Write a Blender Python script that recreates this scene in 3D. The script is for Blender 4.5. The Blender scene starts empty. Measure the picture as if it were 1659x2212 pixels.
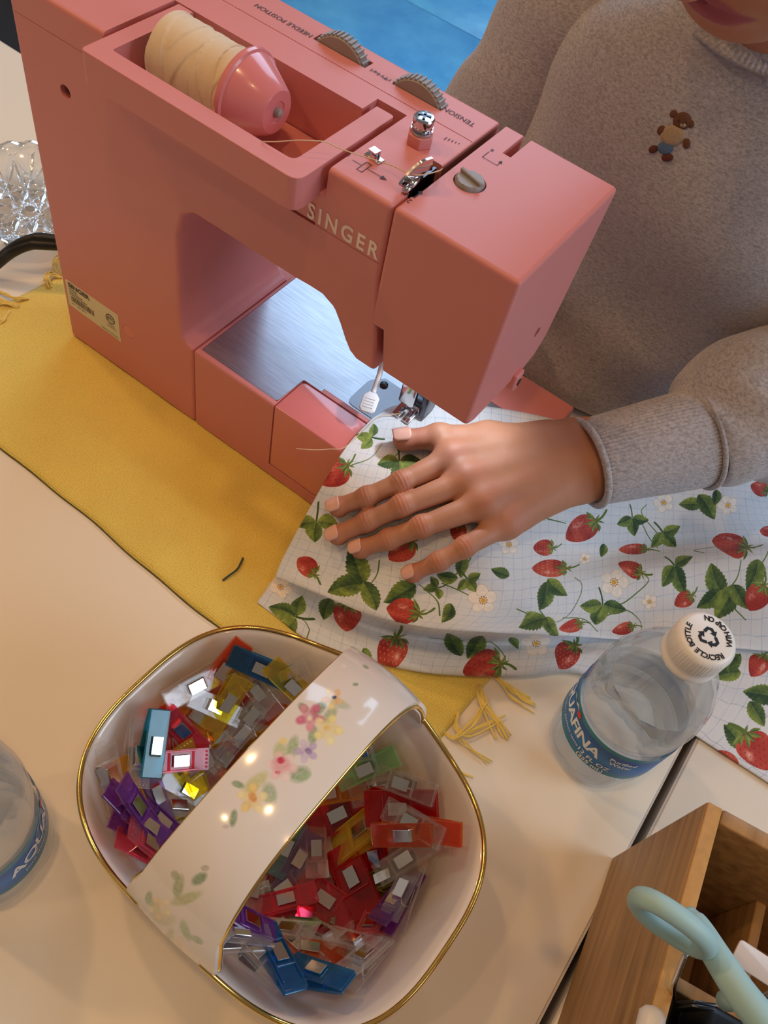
import bpy, bmesh, math, random
import numpy as np
from mathutils import Vector, Matrix, Euler, Quaternion

# ------------------------------------------------------------------ camera, world, lights, exposure
S = bpy.context.scene
COL = S.collection
CAM_POS = np.array([.3716, -.27192, .4676])
CAM_ROT = (.5878, -.1627, .6238)
FPX = 1889.02
cam = bpy.data.cameras.new('camera')
cam.sensor_fit = 'VERTICAL'
cam.sensor_height = 36.0
cam.lens = FPX / 2212 * 36.0
cam.clip_start = .01
cam_ob = bpy.data.objects.new('camera', cam)
cam_ob.location = CAM_POS
cam_ob.rotation_euler = CAM_ROT
COL.objects.link(cam_ob)
S.camera = cam_ob

W = bpy.data.worlds.new('world')
S.world = W
W.use_nodes = True
W.node_tree.nodes['Background'].inputs[0].default_value = (.62, .50, .40, 1)
W.node_tree.nodes['Background'].inputs[1].default_value = .22


def area(name, loc, target, size, power, color, size_y=None):
    l = bpy.data.lights.new(name, 'AREA')
    l.energy = power
    l.color = color
    l.size = size
    if size_y:
        l.shape = 'RECTANGLE'
        l.size_y = size_y
    o = bpy.data.objects.new(name, l)
    o.location = loc
    o.rotation_euler = (Vector(target) - Vector(loc)).to_track_quat('-Z', 'Y').to_euler()
    COL.objects.link(o)
    return o


# daylight through the tall window beyond the person, warm ceiling lamps overhead
area('window_daylight', (-.35, 2.7, 2.05), (.2, .1, 0), 2.2, 52, (.50, .72, 1.0), 1.7)
area('added_side_light', (2.7, .55, 1.25), (.3, .05, .1), 1.5, 26, (.70, .84, 1.0), 1.2)  # added cool light from the right for head side and sleeve, no window there
for _x, _y, _e in [(-1.05, -.38, 19), (-.55, .10, 12), (-.25, -.85, 7), (.30, -.30, 10), (.85, -.45, 5)]:
    _l = bpy.data.lights.new('ceiling_spotlight', 'POINT')
    _l.energy = _e
    _l.color = (1.0, .60, .27)
    _l.shadow_soft_size = .035
    _o = bpy.data.objects.new('ceiling_spotlight', _l)
    _o.location = (_x, _y, 1.65)
    COL.objects.link(_o)

S.view_settings.view_transform = 'Standard'
S.view_settings.look = 'None'
S.view_settings.exposure = 0.19
S.view_settings.gamma = 1.0
S.view_settings.use_curve_mapping = False
S.cycles.use_denoising = True
S.cycles.transparent_max_bounces = 40
S.cycles.max_bounces = 12
S.cycles.transmission_bounces = 12
S.cycles.glossy_bounces = 4
S.cycles.diffuse_bounces = 4

# ------------------------------------------------------------------ geometry helpers
_R = np.array(Euler(CAM_ROT, 'XYZ').to_matrix())


def at(px, py, z):
    """the point of the horizontal plane at height z that was surveyed at this place of the photograph"""
    d = _R @ np.array([(px - 829.5) / FPX, -(py - 1106) / FPX, -1.0])
    return CAM_POS + (z - CAM_POS[2]) / d[2] * d


def proj(p):
    q = (np.asarray(p, float) - CAM_POS) @ _R
    return np.stack([829.5 + FPX * q[..., 0] / -q[..., 2], 1106 - FPX * q[..., 1] / -q[..., 2]], -1)


def smooth(x, a, b):
    t = np.clip((np.asarray(x, float) - a) / (b - a), 0, 1)
    return t * t * (3 - 2 * t)


def link(name, me, mat=None, parent=None, loc=None, rot=None):
    o = bpy.data.objects.new(name, me)
    if mat is not None and me is not None:
        for m in (mat if isinstance(mat, (list, tuple)) else [mat]):
            me.materials.append(m)
    if parent is not None:
        o.parent = parent
    if loc is not None:
        o.location = loc
    if rot is not None:
        o.rotation_euler = rot
    COL.objects.link(o)
    return o


def mesh(verts, faces, smooth_=True, name='mesh'):
    me = bpy.data.meshes.new(name)
    me.from_pydata([tuple(map(float, v)) for v in verts], [], [tuple(f) for f in faces])
    if smooth_:
        me.polygons.foreach_set('use_smooth', [True] * len(me.polygons))
    me.update()
    return me


def tag(o, label=None, cat=None, group=None, kind=None):
    for k, v in (('label', label), ('category', cat), ('group', group), ('kind', kind)):
        if v:
            o[k] = v
    return o


def thing(name, label, cat, loc=(0, 0, 0), rotz=0, group=None):
    o = bpy.data.objects.new(name, None)
    o.empty_display_size = .02
    o.location = loc
    o.rotation_euler = (0, 0, rotz)
    COL.objects.link(o)
    return tag(o, label, cat, group)


class MB:
    """collects verts and faces of one mesh"""

    def __init__(s):
        s.v, s.f = [], []

    def add(s, v, f):
        n = len(s.v)
        s.v += [tuple(map(float, q)) for q in v]
        s.f += [tuple(n + i for i in q) for q in f]
        return s

    def box(s, x0, x1, y0, y1, z0, z1):
        v = [(x, y, z) for z in (z0, z1) for y in (y0, y1) for x in (x0, x1)]
        return s.add(v, [(0, 2, 3, 1), (4, 5, 7, 6), (0, 1, 5, 4), (2, 6, 7, 3), (0, 4, 6, 2), (1, 3, 7, 5)])

    def prism(s, poly, a0, a1, axis='y'):
        """polygon given in the other two axes, extruded from a0 to a1 along axis"""
        n = len(poly)
        def P(q, a):
            return {'y': (q[0], a, q[1]), 'z': (q[0], q[1], a), 'x': (a, q[0], q[1])}[axis]
        v = [P(q, a0) for q in poly] + [P(q, a1) for q in poly]
        f = [tuple(range(n))[::-1], tuple(range(n, 2 * n))] + [(i, (i + 1) % n, n + (i + 1) % n, n + i) for i in range(n)]
        return s.add(v, f)

    def tube(s, pts, r, n=8, closed=False, cap=True):
        pts = [Vector(p) for p in pts]
        m = len(pts)
        rs = r if hasattr(r, '__len__') else [r] * m
        t0 = None
        v, f = [], []
        for i, p in enumerate(pts):
            a = pts[(i - 1) % m] if (closed or i > 0) else pts[i]
            b = pts[(i + 1) % m] if (closed or i < m - 1) else pts[i]
            t = (b - a).normalized()
            if t0 is None:
                u = t.orthogonal().normalized()
            else:
                u = (u - t * u.dot(t)).normalized()
            t0 = t
            w = t.cross(u)
            for k in range(n):
                q = 2 * math.pi * k / n
                v.append(p + (u * math.cos(q) + w * math.sin(q)) * rs[i])
        for i in range(m if closed else m - 1):
            j = (i + 1) % m
            for k in range(n):
                l = (k + 1) % n
                f.append((i * n + k, i * n + l, j * n + l, j * n + k))
        if cap and not closed:
            f.append(tuple(range(n))[::-1])
            f.append(tuple((m - 1) * n + k for k in range(n)))
        return s.add(v, f)

    def lathe(s, prof, n=32, origin=(0, 0, 0), axis=(0, 0, 1), rad=None):
        """profile of (r, h) turned about axis through origin; rad(angle, h) scales the radius"""
        ax = Vector(axis).normalized()
        u = Vector((1, 0, 0)) if abs(ax.z) > .9 else ax.orthogonal().normalized()
        u = (u - ax * u.dot(ax)).normalized()
        w = ax.cross(u)
        o = Vector(origin)
        v, f = [], []
        for r, h in prof:
            for k in range(n):
                a = 2 * math.pi * k / n
                q = r * (rad(a, h) if rad else 1)
                v.append(o + ax * h + (u * math.cos(a) + w * math.sin(a)) * q)
        for i in range(len(prof) - 1):
            for k in range(n):
                l = (k + 1) % n
                f.append((i * n + k, i * n + l, (i + 1) * n + l, (i + 1) * n + k))
        if prof[0][0] > 1e-6:
            f.append(tuple(range(n))[::-1])
        if prof[-1][0] > 1e-6:
            f.append(tuple((len(prof) - 1) * n + k for k in range(n)))
        return s.add(v, f)

    def sphere(s, c, r, n=16, m=10):
        sc = r if hasattr(r, '__len__') else (r, r, r)
        v, f = [], []
        for i in range(m + 1):
            th = math.pi * i / m
            for k in range(n):
                a = 2 * math.pi * k / n
                v.append((c[0] + sc[0] * math.sin(th) * math.cos(a), c[1] + sc[1] * math.sin(th) * math.sin(a), c[2] + sc[2] * math.cos(th)))
        for i in range(m):
            for k in range(n):
                l = (k + 1) % n
                f.append((i * n + k, (i + 1) * n + k, (i + 1) * n + l, i * n + l))
        return s.add(v, f)

    def me(s, smooth_=False, bevel=0, segs=2, angle=30, name='mesh'):
        m = mesh(s.v, s.f, smooth_, name)
        bm = bmesh.new()
        bm.from_mesh(m)
        bmesh.ops.remove_doubles(bm, verts=bm.verts, dist=1e-7)
        bmesh.ops.recalc_face_normals(bm, faces=bm.faces)
        if bevel:
            ed = [e for e in bm.edges if len(e.link_faces) == 2 and e.calc_face_angle(0) > math.radians(angle)]
            bmesh.ops.bevel(bm, geom=ed, offset=bevel, offset_type='OFFSET', segments=segs, profile=.5, affect='EDGES', clamp_overlap=True)
        bm.to_mesh(m)
        bm.free()
        if bevel:
            m.polygons.foreach_set('use_smooth', [True] * len(m.polygons))
        m.update()
        return m

    def obj(s, name, mat, parent=None, smooth_=False, bevel=0, segs=2, angle=30, sharp=None, **k):
        m = s.me(smooth_, bevel, segs, angle, name)
        if sharp:
            m.set_sharp_from_angle(angle=math.radians(sharp))
        return link(name, m, mat, parent, **k)


def weighted(o):
    md = o.modifiers.new('weighted', 'WEIGHTED_NORMAL')
    md.keep_sharp = True
    return o


def carve(o, cutters, op='DIFFERENCE'):
    """boolean with temporary cutter meshes, applied at once"""
    tmp = []
    for c in cutters:
        t = bpy.data.objects.new('cutter', c)
        COL.objects.link(t)
        tmp.append(t)
        md = o.modifiers.new('bool', 'BOOLEAN')
        md.operation = op
        md.object = t
        md.solver = 'EXACT'
    bpy.context.view_layer.update()
    dg = bpy.context.evaluated_depsgraph_get()
    new = bpy.data.meshes.new_from_object(o.evaluated_get(dg))
    old = o.data
    o.modifiers.clear()
    o.data = new
    for t in tmp:
        me = t.data
        bpy.data.objects.remove(t)
        bpy.data.meshes.remove(me)
    bpy.data.meshes.remove(old)
    return o


def text_mesh(body, size, extrude=0, spacing=1.0, offset=0, align='CENTER', res=3):
    cu = bpy.data.curves.new('text', 'FONT')
    cu.body = body
    cu.size = size
    cu.extrude = extrude
    cu.offset = offset
    cu.space_character = spacing
    cu.align_x = align
    cu.align_y = 'CENTER'
    cu.resolution_u = res
    o = bpy.data.objects.new('text', cu)
    COL.objects.link(o)
    bpy.context.view_layer.update()
    dg = bpy.context.evaluated_depsgraph_get()
    me = bpy.data.meshes.new_from_object(o.evaluated_get(dg))
    bpy.data.objects.remove(o)
    bpy.data.curves.remove(cu)
    me.materials.clear()
    return me


def warp(me, fn):
    co = np.empty(len(me.vertices) * 3, np.float32)
    me.vertices.foreach_get('co', co)
    co = np.asarray(fn(co.reshape(-1, 3).astype(float)), np.float32)
    me.vertices.foreach_set('co', co.ravel())
    me.update()
    return me


def frame_mesh(me, o, ex, ey, lift=.00012):
    """lay a flat mesh into the plane through o spanned by ex, ey"""
    o, ex, ey = (np.array(q, float) for q in (o, ex, ey))
    ex = ex / np.linalg.norm(ex)
    ey = ey - ex * (ey @ ex)
    ey = ey / np.linalg.norm(ey)
    n = np.cross(ex, ey)
    return warp(me, lambda c: o + c[:, :1] * ex + c[:, 1:2] * ey + (c[:, 2:3] + lift) * n)


def catmull(P, n):
    """closed=False Catmull-Rom through P, n samples per span"""
    P = np.asarray(P, float)
    Q = np.vstack([2 * P[0] - P[1], P, 2 * P[-1] - P[-2]])
    out = []
    for i in range(len(P) - 1):
        a, b, c, d = Q[i:i + 4]
        for t in np.arange(n) / n:
            out.append(.5 * (2 * b + (c - a) * t + (2 * a - 5 * b + 4 * c - d) * t * t + (3 * b - a - 3 * c + d) * t ** 3))
    out.append(P[-1])
    return np.array(out)


def catmull_closed(P, n):
    P = np.asarray(P, float)
    out = []
    N = len(P)
    for i in range(N):
        a, b, c, d = P[i - 1], P[i], P[(i + 1) % N], P[(i + 2) % N]
        for t in np.arange(n) / n:
            out.append(.5 * (2 * b + (c - a) * t + (2 * a - 5 * b + 4 * c - d) * t * t + (3 * b - a - 3 * c + d) * t ** 3))
    return np.array(out)


def grid_faces(nr, nc, wrap=False):
    f = []
    for i in range(nr - 1):
        for j in range(nc if wrap else nc - 1):
            k = (j + 1) % nc
            f.append((i * nc + j, i * nc + k, (i + 1) * nc + k, (i + 1) * nc + j))
    return f


# ------------------------------------------------------------------ materials
def srgb(r, g, b):
    c = [q / 255 for q in (r, g, b)]
    return tuple(q / 12.92 if q <= .04045 else ((q + .055) / 1.055) ** 2.4 for q in c) + (1,)


def new_mat(name):
    m = bpy.data.materials.new(name)
    m.use_nodes = True
    nt = m.node_tree
    b = nt.nodes['Principled BSDF']
    return m, nt, b


def N(nt, kind, **kw):
    n = nt.nodes.new(kind)
    for k, v in kw.items():
        if isinstance(k, str) and k in n.inputs.keys():
            n.inputs[k].default_value = v
        else:
            setattr(n, k, v)
    return n


def pbr(name, col, rough=.5, metal=0, var=.06, scale=40, bump=0, bscale=300, bdist=.0004, spec=.5, coat=0, sub=0, sheen=0, stretch=None):
    """principled with a noise-driven tint and an optional fine bump, all in object space"""
    m, nt, b = new_mat(name)
    tc = N(nt, 'ShaderNodeTexCoord')
    vec = tc.outputs['Object']
    if stretch:
        mp = N(nt, 'ShaderNodeMapping')
        mp.inputs['Scale'].default_value = stretch
        nt.links.new(vec, mp.inputs['Vector'])
        vec = mp.outputs['Vector']
    nz = N(nt, 'ShaderNodeTexNoise', Scale=scale, Detail=4.0)
    nt.links.new(vec, nz.inputs['Vector'])
    mx = N(nt, 'ShaderNodeMix', data_type='RGBA')
    mx.inputs[6].default_value = tuple(c * (1 - var) for c in col[:3]) + (1,)
    mx.inputs[7].default_value = tuple(min(1, c * (1 + var)) for c in col[:3]) + (1,)
    nt.links.new(nz.outputs['Fac'], mx.inputs[0])
    nt.links.new(mx.outputs[2], b.inputs['Base Color'])
    b.inputs['Roughness'].default_value = rough
    b.inputs['Metallic'].default_value = metal
    b.inputs['Specular IOR Level'].default_value = spec
    b.inputs['Coat Weight'].default_value = coat
    b.inputs['Sheen Weight'].default_value = sheen
    if sub:
        b.inputs['Subsurface Weight'].default_value = sub
        b.inputs['Subsurface Radius'].default_value = (.006, .002, .001)
        b.inputs['Subsurface Scale'].default_value = 1.0
    if bump:
        n2 = N(nt, 'ShaderNodeTexNoise', Scale=bscale, Detail=2.0)
        nt.links.new(vec, n2.inputs['Vector'])
        bp = N(nt, 'ShaderNodeBump', Strength=bump, Distance=bdist)
        nt.links.new(n2.outputs['Fac'], bp.inputs['Height'])
        nt.links.new(bp.outputs['Normal'], b.inputs['Normal'])
    return m


def clear_plastic(name, col, tint=.9, body=.12, rough=.08, edge=.34):
    """thin see-through plastic: coloured transparency, a little body colour, gloss by facing angle"""
    m = bpy.data.materials.new(name)
    m.use_nodes = True
    nt = m.node_tree
    nt.nodes.clear()
    out = N(nt, 'ShaderNodeOutputMaterial')
    tr = N(nt, 'ShaderNodeBsdfTransparent')
    tr.inputs[0].default_value = tuple(c * tint for c in col[:3]) + (1,)
    di = N(nt, 'ShaderNodeBsdfDiffuse')
    nz = N(nt, 'ShaderNodeTexNoise', Scale=120.0)
    tc = N(nt, 'ShaderNodeTexCoord')
    nt.links.new(tc.outputs['Object'], nz.inputs['Vector'])
    mx0 = N(nt, 'ShaderNodeMix', data_type='RGBA')
    mx0.inputs[6].default_value = tuple(c * .85 for c in col[:3]) + (1,)
    mx0.inputs[7].default_value = tuple(col[:3]) + (1,)
    nt.links.new(nz.outputs['Fac'], mx0.inputs[0])
    nt.links.new(mx0.outputs[2], di.inputs[0])
    lw = N(nt, 'ShaderNodeLayerWeight', Blend=.35)
    m1 = N(nt, 'ShaderNodeMixShader')
    mu = N(nt, 'ShaderNodeMath', operation='MULTIPLY_ADD')
    mu.inputs[1].default_value = edge
    mu.inputs[2].default_value = body
    nt.links.new(lw.outputs['Facing'], mu.inputs[0])
    nt.links.new(mu.outputs[0], m1.inputs[0])
    nt.links.new(tr.outputs[0], m1.inputs[1])
    nt.links.new(di.outputs[0], m1.inputs[2])
    gl = N(nt, 'ShaderNodeBsdfGlossy')
    gl.inputs['Roughness'].default_value = rough
    m2 = N(nt, 'ShaderNodeMixShader')
    l2 = N(nt, 'ShaderNodeLayerWeight', Blend=.5)
    pw = N(nt, 'ShaderNodeMath', operation='POWER')
    pw.inputs[1].default_value = 4.0
    ga = N(nt, 'ShaderNodeMath', operation='MULTIPLY_ADD')
    ga.inputs[1].default_value = .62
    ga.inputs[2].default_value = .055
    nt.links.new(l2.outputs['Facing'], pw.inputs[0])
    nt.links.new(pw.outputs[0], ga.inputs[0])
    nt.links.new(ga.outputs[0], m2.inputs[0])
    nt.links.new(m1.outputs[0], m2.inputs[1])
    nt.links.new(gl.outputs[0], m2.inputs[2])
    nt.links.new(m2.outputs[0], out.inputs[0])
    return m


M = {}
M['coral'] = pbr('coral_plastic', srgb(216, 135, 132), .42, var=.03, scale=12, bump=.12, bscale=1600, bdist=.0002, spec=.4)
M['coral_gloss'] = pbr('coral_gloss', srgb(222, 130, 130), .2, var=.03, scale=20, coat=.3)
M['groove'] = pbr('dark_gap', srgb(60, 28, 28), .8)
M['grey_dial'] = pbr('grey_dial', srgb(150, 143, 140), .45, var=.08, scale=90)
M['chrome'] = pbr('chrome', srgb(215, 215, 220), .14, 1.0, var=.04)
M['steel_dark'] = pbr('dark_steel', srgb(90, 92, 98), .3, 1.0, var=.1)
M['ink'] = pbr('dark_print', srgb(74, 52, 66), .6)
M['ink_pale'] = pbr('pale_print', srgb(250, 224, 212), .5)
M['black'] = pbr('black_rubber', srgb(18, 18, 20), .45)
M['cream_thread'] = pbr('cream_thread', srgb(226, 196, 158), .8, var=.05, scale=400, sheen=.3)
M['white_plastic'] = pbr('white_plastic', srgb(232, 230, 232), .35, var=.02)
M['label_paper'] = pbr('label_paper', srgb(225, 215, 180), .6, var=.04)

# ------------------------------------------------------------------ the setting: floor tiles, two tables
def tile_mat():
    m, nt, b = new_mat('blue_slate_tile')
    tc = N(nt, 'ShaderNodeTexCoord')
    n1 = N(nt, 'ShaderNodeTexNoise', Scale=5.0, Detail=8.0, Roughness=.65)
    nt.links.new(tc.outputs['Object'], n1.inputs['Vector'])
    cr = N(nt, 'ShaderNodeValToRGB')
    cr.color_ramp.elements[0].position = .3
    cr.color_ramp.elements[0].color = srgb(66, 158, 224)
    cr.color_ramp.elements[1].position = .72
    cr.color_ramp.elements[1].color = srgb(112, 208, 252)
    nt.links.new(n1.outputs['Fac'], cr.inputs[0])
    nt.links.new(cr.outputs[0], b.inputs['Base Color'])
    b.inputs['Roughness'].default_value = .38
    bp = N(nt, 'ShaderNodeBump', Strength=.2, Distance=.003)
    nt.links.new(n1.outputs['Fac'], bp.inputs['Height'])
    nt.links.new(bp.outputs['Normal'], b.inputs['Normal'])
    return m


M['tile'] = tile_mat()
M['grout'] = pbr('grout', srgb(48, 88, 128), .9)
FLOOR_Z = -.72
floor = MB().box(-2.9, 3.1, -2.0, 3.6, FLOOR_Z - .06, FLOOR_Z - .004).obj('floor', M['grout'])
tag(floor, kind='structure')
tile_me = MB().box(-.2985, .2985, -.2985, .2985, -.008, 0).me(bevel=.002, segs=1)
tile_me.materials.append(M['tile'])
for i in range(9):
    for j in range(9):
        t = bpy.data.objects.new('tile', tile_me)
        t.parent = floor
        t.location = (-2.6 + i * .6, -1.7 + j * .6 + (.3 if i % 2 else 0), FLOOR_Z)
        t.rotation_euler = (0, 0, math.pi / 2 * ((i * 7 + j * 3) % 4))
        COL.objects.link(t)

M['table'] = pbr('white_laminate', srgb(240, 228, 208), .42, var=.025, scale=9, bump=.05, bscale=900, bdist=.0002, spec=.45)
M['edge_band'] = pbr('table_edge_band', srgb(205, 196, 186), .4)
M['table_leg'] = pbr('grey_metal', srgb(150, 150, 152), .4, .7)


def table(x0, x1, y0, y1, label):
    t = thing('table', label, 'table', (0, 0, FLOOR_Z))
    h = -FLOOR_Z
    MB().box(x0 + .0012, x1 - .0012, y0 + .0012, y1 - .0012, h - .026, h).obj('tabletop', M['table'], t, bevel=.0008, segs=2)
    for a, b, c, d in ((x0, x0 + .0012, y0, y1), (x1 - .0012, x1, y0, y1), (x0, x1, y0, y0 + .0012), (x0, x1, y1 - .0012, y1)):
        MB().box(a, b, c, d, h - .026, h - .0006).obj('edge_band', M['edge_band'], t)
    MB().box(x0 + .02, x1 + (.0046 if x0 < 0 else -.02), y0 + .03, y1 - .03, h - .060, h - .0262).obj('apron_gap_filler', M['black'], t)  # black slab under each top, added to darken the gap between the tables
    for sx in (x0 + .05, x1 - (.020 if x0 < 0 else .05)):
        for sy in (y0 + .05, y1 - .05):
            MB().tube([(sx, sy, 0), (sx, sy, h - .0255)], .016, 12).obj('leg', M['table_leg'], t, smooth_=True, sharp=40)
    return t


table(-.72, .4788, -.62, .2075, 'white laminate table under the pink sewing machine and basket')
table(.4836, 1.25, -.62, .2075, 'white laminate table on right side of the dark gap, under the wooden box')

ch = thing('chair', 'black chair beyond the far table edge, its seat cut by top left corner', 'chair', (-.62, .50, FLOOR_Z))
M['chair'] = pbr('black_vinyl', srgb(24, 22, 24), .5)
MB().box(-.36, .16, -.22, .22, .42, .48).obj('seat', M['chair'], ch, bevel=.02, segs=3)
MB().box(-.36, .16, .19, .24, .50, .62).obj('backrest', M['chair'], ch, bevel=.015, segs=3)
for sx in (-.33, .13):
    for sy in (-.19, .19):
        MB().tube([(sx, sy, 0), (sx, sy, .43)], .013, 10).obj('leg', M['black'], ch, smooth_=True)
    MB().box(sx - .012, sx + .012, .195, .215, .47, .52).obj('back_post', M['black'], ch)

M['wall'] = pbr('painted_wall', srgb(206, 200, 192), .8, var=.03, scale=3)
for _nm, _bx in (('wall_left', (-2.96, -2.9, -2.0, 3.6)), ('wall_right', (3.1, 3.16, -2.0, 3.6))):
    tag(MB().box(*_bx, FLOOR_Z - .06, 1.9).obj(_nm, M['wall']), kind='structure')

# ------------------------------------------------------------------ sewing machine (back of it faces us)
ZT, HB, D = .2402, .0711, .0904
sm = thing('sewing_machine', 'coral pink sewing machine standing on the yellow mat, seen from behind', 'sewing machine')


def fillet(poly, r, n=5):
    """round the listed corners of a polygon: r is a dict index -> radius"""
    out = []
    m = len(poly)
    for i, p in enumerate(poly):
        if i not in r:
            out.append(tuple(p))
            continue
        p = np.array(p, float)
        a = np.array(poly[i - 1], float) - p
        b = np.array(poly[(i + 1) % m], float) - p
        la, lb = np.linalg.norm(a), np.linalg.norm(b)
        q = min(r[i], la * .49, lb * .49)
        a, b = p + a / la * q, p + b / lb * q
        for t in np.linspace(0, 1, n):
            out.append(tuple((1 - t) ** 2 * a + 2 * t * (1 - t) * p + t * t * b))
    return out


prof = [(0, .0027), (.1128, .0027), (.1128, HB), (.1070, .0722), (.1040, .0765), (.1030, .100), (.1040, .150), (.1075, .1655), (.1150, .1712), (.1816, .1716),
        (.1900, .1722), (.1979, .1722), (.2050, .1688), (.2098, .1618), (.2141, .1541), (.2180, .1487), (.2228, .1457), (.2347, .1457),
        (.2302, .1754), (.2266, .2000), (.2262, ZT), (-.001, ZT)]
arm = MB().prism(prof, 0, D, 'y').obj('body_shell', M['coral'], sm, bevel=.0024, segs=3, angle=28)
cuts = [
    MB().box(.0640, .1893, -.1, .0466, .2085, .3).me(),              # spool well
    MB().box(.1700, .1930, -.1, .0466, .2262, .3).me(),
    MB().box(.1762, .1930, .0050, .0585, .2085, .3).me(),
    MB().box(.0625, .0645, -.1, .0466, .2325, .3).me(),
    MB().box(.2262 - .0010, .24, .0120, .2, .16, .3).me(),            # gap before the head
    MB().box(.2195, .24, .0140, .0400, .17, .3).me(),                 # take-up lever slot
    MB().box(.05, .2262, .0652, .0657, ZT - .0004, .3).me(),          # panel seam lines on top
    MB().box(.1255, .1572, .0742, .0812, ZT - .02, .3).me(),          # dial slots
    MB().box(.1732, .2012, .0742, .0812, ZT - .02, .3).me(),
    MB().box(.1885, .2290, -.1, .0004, .2090, .2094).me(),            # seam under the lettering
    MB().box(-.1, .0650, -.1, .0003, .2236, .2239).me(),
    MB().tube([(.0307, -.1, .1961), (.0307, .006, .1961)], .0036, 20).me(),
    MB().tube([(.0577, -.1, .0469), (.0577, .0004, .0469)], .0052, 24).me(),
]
carve(arm, cuts)
arm.data.set_sharp_from_angle(angle=math.radians(32))
weighted(arm)
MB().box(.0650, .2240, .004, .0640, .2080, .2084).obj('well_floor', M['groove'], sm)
MB().tube([(.0577, .0001, .0469), (.0577, .001, .0469)], .0050, 24).obj('screw_cover', M['coral_gloss'], sm)
MB().tube([(.0307, .0030, .1961), (.0307, .005, .1961)], .0022, 14).obj('case_screw', M['steel_dark'], sm)

# carry tray around the spool
outer = fillet([(.0658, -.0169), (.1895, -.0169), (.1895, .0536), (.1790, .0536), (.1790, .0458), (.0658, .0458)], {0: .003, 1: .006, 2: .002, 3: .001})
tray = MB().prism(outer, .2100, ZT, 'z').obj('thread_tray', M['coral'], sm, bevel=.0018, segs=3, angle=28)
inner = fillet([(.0752, -.0069), (.1795, -.0069), (.1795, .070), (.0752, .070)], {0: .0015, 1: .004})
carve(tray, [MB().prism(inner, .2125, .3, 'z').me(), MB().box(0, .3, -.1, .0002, .1, .2243).me()])
tray.data.set_sharp_from_angle(angle=math.radians(32))
weighted(tray)
MB().box(.0758, .0788, -.004, .044, .2126, .2165).obj('tray_rib', M['coral'], sm, bevel=.0006)

# head with face cover
hp = [(0, ZT), (0, .1500), (.008, .1462), (.0600, .1436), (.0700, .1470), (.0770, .1560), (.0905, ZT)]
head = MB().prism(hp, .2268, .2898, 'x').obj('head_cover', M['coral'], sm, bevel=.0022, segs=3, angle=20)
carve(head, [
    MB().box(.2388, .2432, .0695, .2, ZT - .03, .3).me(),
    MB().box(.20, .2292, .0120, .2, .20, .3).me(),
    MB().prism([(.20, .10), (.2402, .10), (.2402, .146), (.2349, .1754), (.20, .1754)], -.1, .2, 'y').me(),
    MB().tube([(.2400, .0395, ZT - .008), (.2400, .0395, .3)], .0074, 32).me(),
    MB().tube([(.2840, .0557, .1735), (.32, .0557, .1735)], .0028, 20).me(),
])
head.data.set_sharp_from_angle(angle=math.radians(32))
weighted(head)
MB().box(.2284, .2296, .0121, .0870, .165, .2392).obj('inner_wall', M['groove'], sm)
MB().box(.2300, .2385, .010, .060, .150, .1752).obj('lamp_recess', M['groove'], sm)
MB().prism([(.0455, .1500), (.0455, .1395), (.0475, .1372), (.0520, .1372), (.0540, .1395), (.0540, .1500)], .2880, .2925, 'x').obj('cutter_guard', M['coral'], sm, bevel=.0012)
MB().box(.2918, .2932, .0485, .0510, .1420, .1455).obj('thread_cutter', M['steel_dark'], sm)

# base: free arm, accessory block, extension, metal bed
fa = MB().box(.1131, .3130, .0, .1300, .0027, HB).obj('free_arm', M['coral'], sm, bevel=.0018, segs=3)
carve(fa, [MB().box(.1755, .40, -.1, .0280, .0140, .2).me(),
           MB().prism([(.1160, .0040), (.1748, .0040), (.1757, .0282), (.1892, .0282), (.1892, .0310), (.2790, .0310), (.2790, .0955), (.1160, .0955)], HB - .0010, .1, 'z').me()])
fa.data.set_sharp_from_angle(angle=math.radians(32))
weighted(fa)
MB().box(0, .1125, D - .01, .1300, .0027, .058).obj('base_front', M['coral'], sm, bevel=.003, segs=3)
ab = MB().prism(fillet([(.1758, .0001), (.3128, .0001), (.3128, .0276), (.1758, .0276)], {3: .004}), .0145, HB - .0001, 'z').obj('accessory_cover', M['coral_gloss'], sm, bevel=.0012, segs=3)


def brushed():
    m, nt, b = new_mat('brushed_steel')
    tc = N(nt, 'ShaderNodeTexCoord')
    mp = N(nt, 'ShaderNodeMapping')
    mp.inputs['Scale'].default_value = (60, 2600, 60)
    nz = N(nt, 'ShaderNodeTexNoise', Scale=1.0, Detail=3.0)
    nt.links.new(tc.outputs['Object'], mp.inputs['Vector'])
    nt.links.new(mp.outputs['Vector'], nz.inputs['Vector'])
    cr = N(nt, 'ShaderNodeValToRGB')
    cr.color_ramp.elements[0].position = .3
    cr.color_ramp.elements[0].color = srgb(168, 170, 178)
    cr.color_ramp.elements[1].position = .7
    cr.color_ramp.elements[1].color = srgb(205, 207, 214)
    nt.links.new(nz.outputs['Fac'], cr.inputs[0])
    nt.links.new(cr.outputs[0], b.inputs['Base Color'])
    b.inputs['Metallic'].default_value = 1
    b.inputs['Roughness'].default_value = .36
    b.inputs['Anisotropic'].default_value = .5
    bp = N(nt, 'ShaderNodeBump', Strength=.12, Distance=.0002)
    nt.links.new(nz.outputs['Fac'], bp.inputs['Height'])
    nt.links.new(bp.outputs['Normal'], b.inputs['Normal'])
    return m


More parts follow.
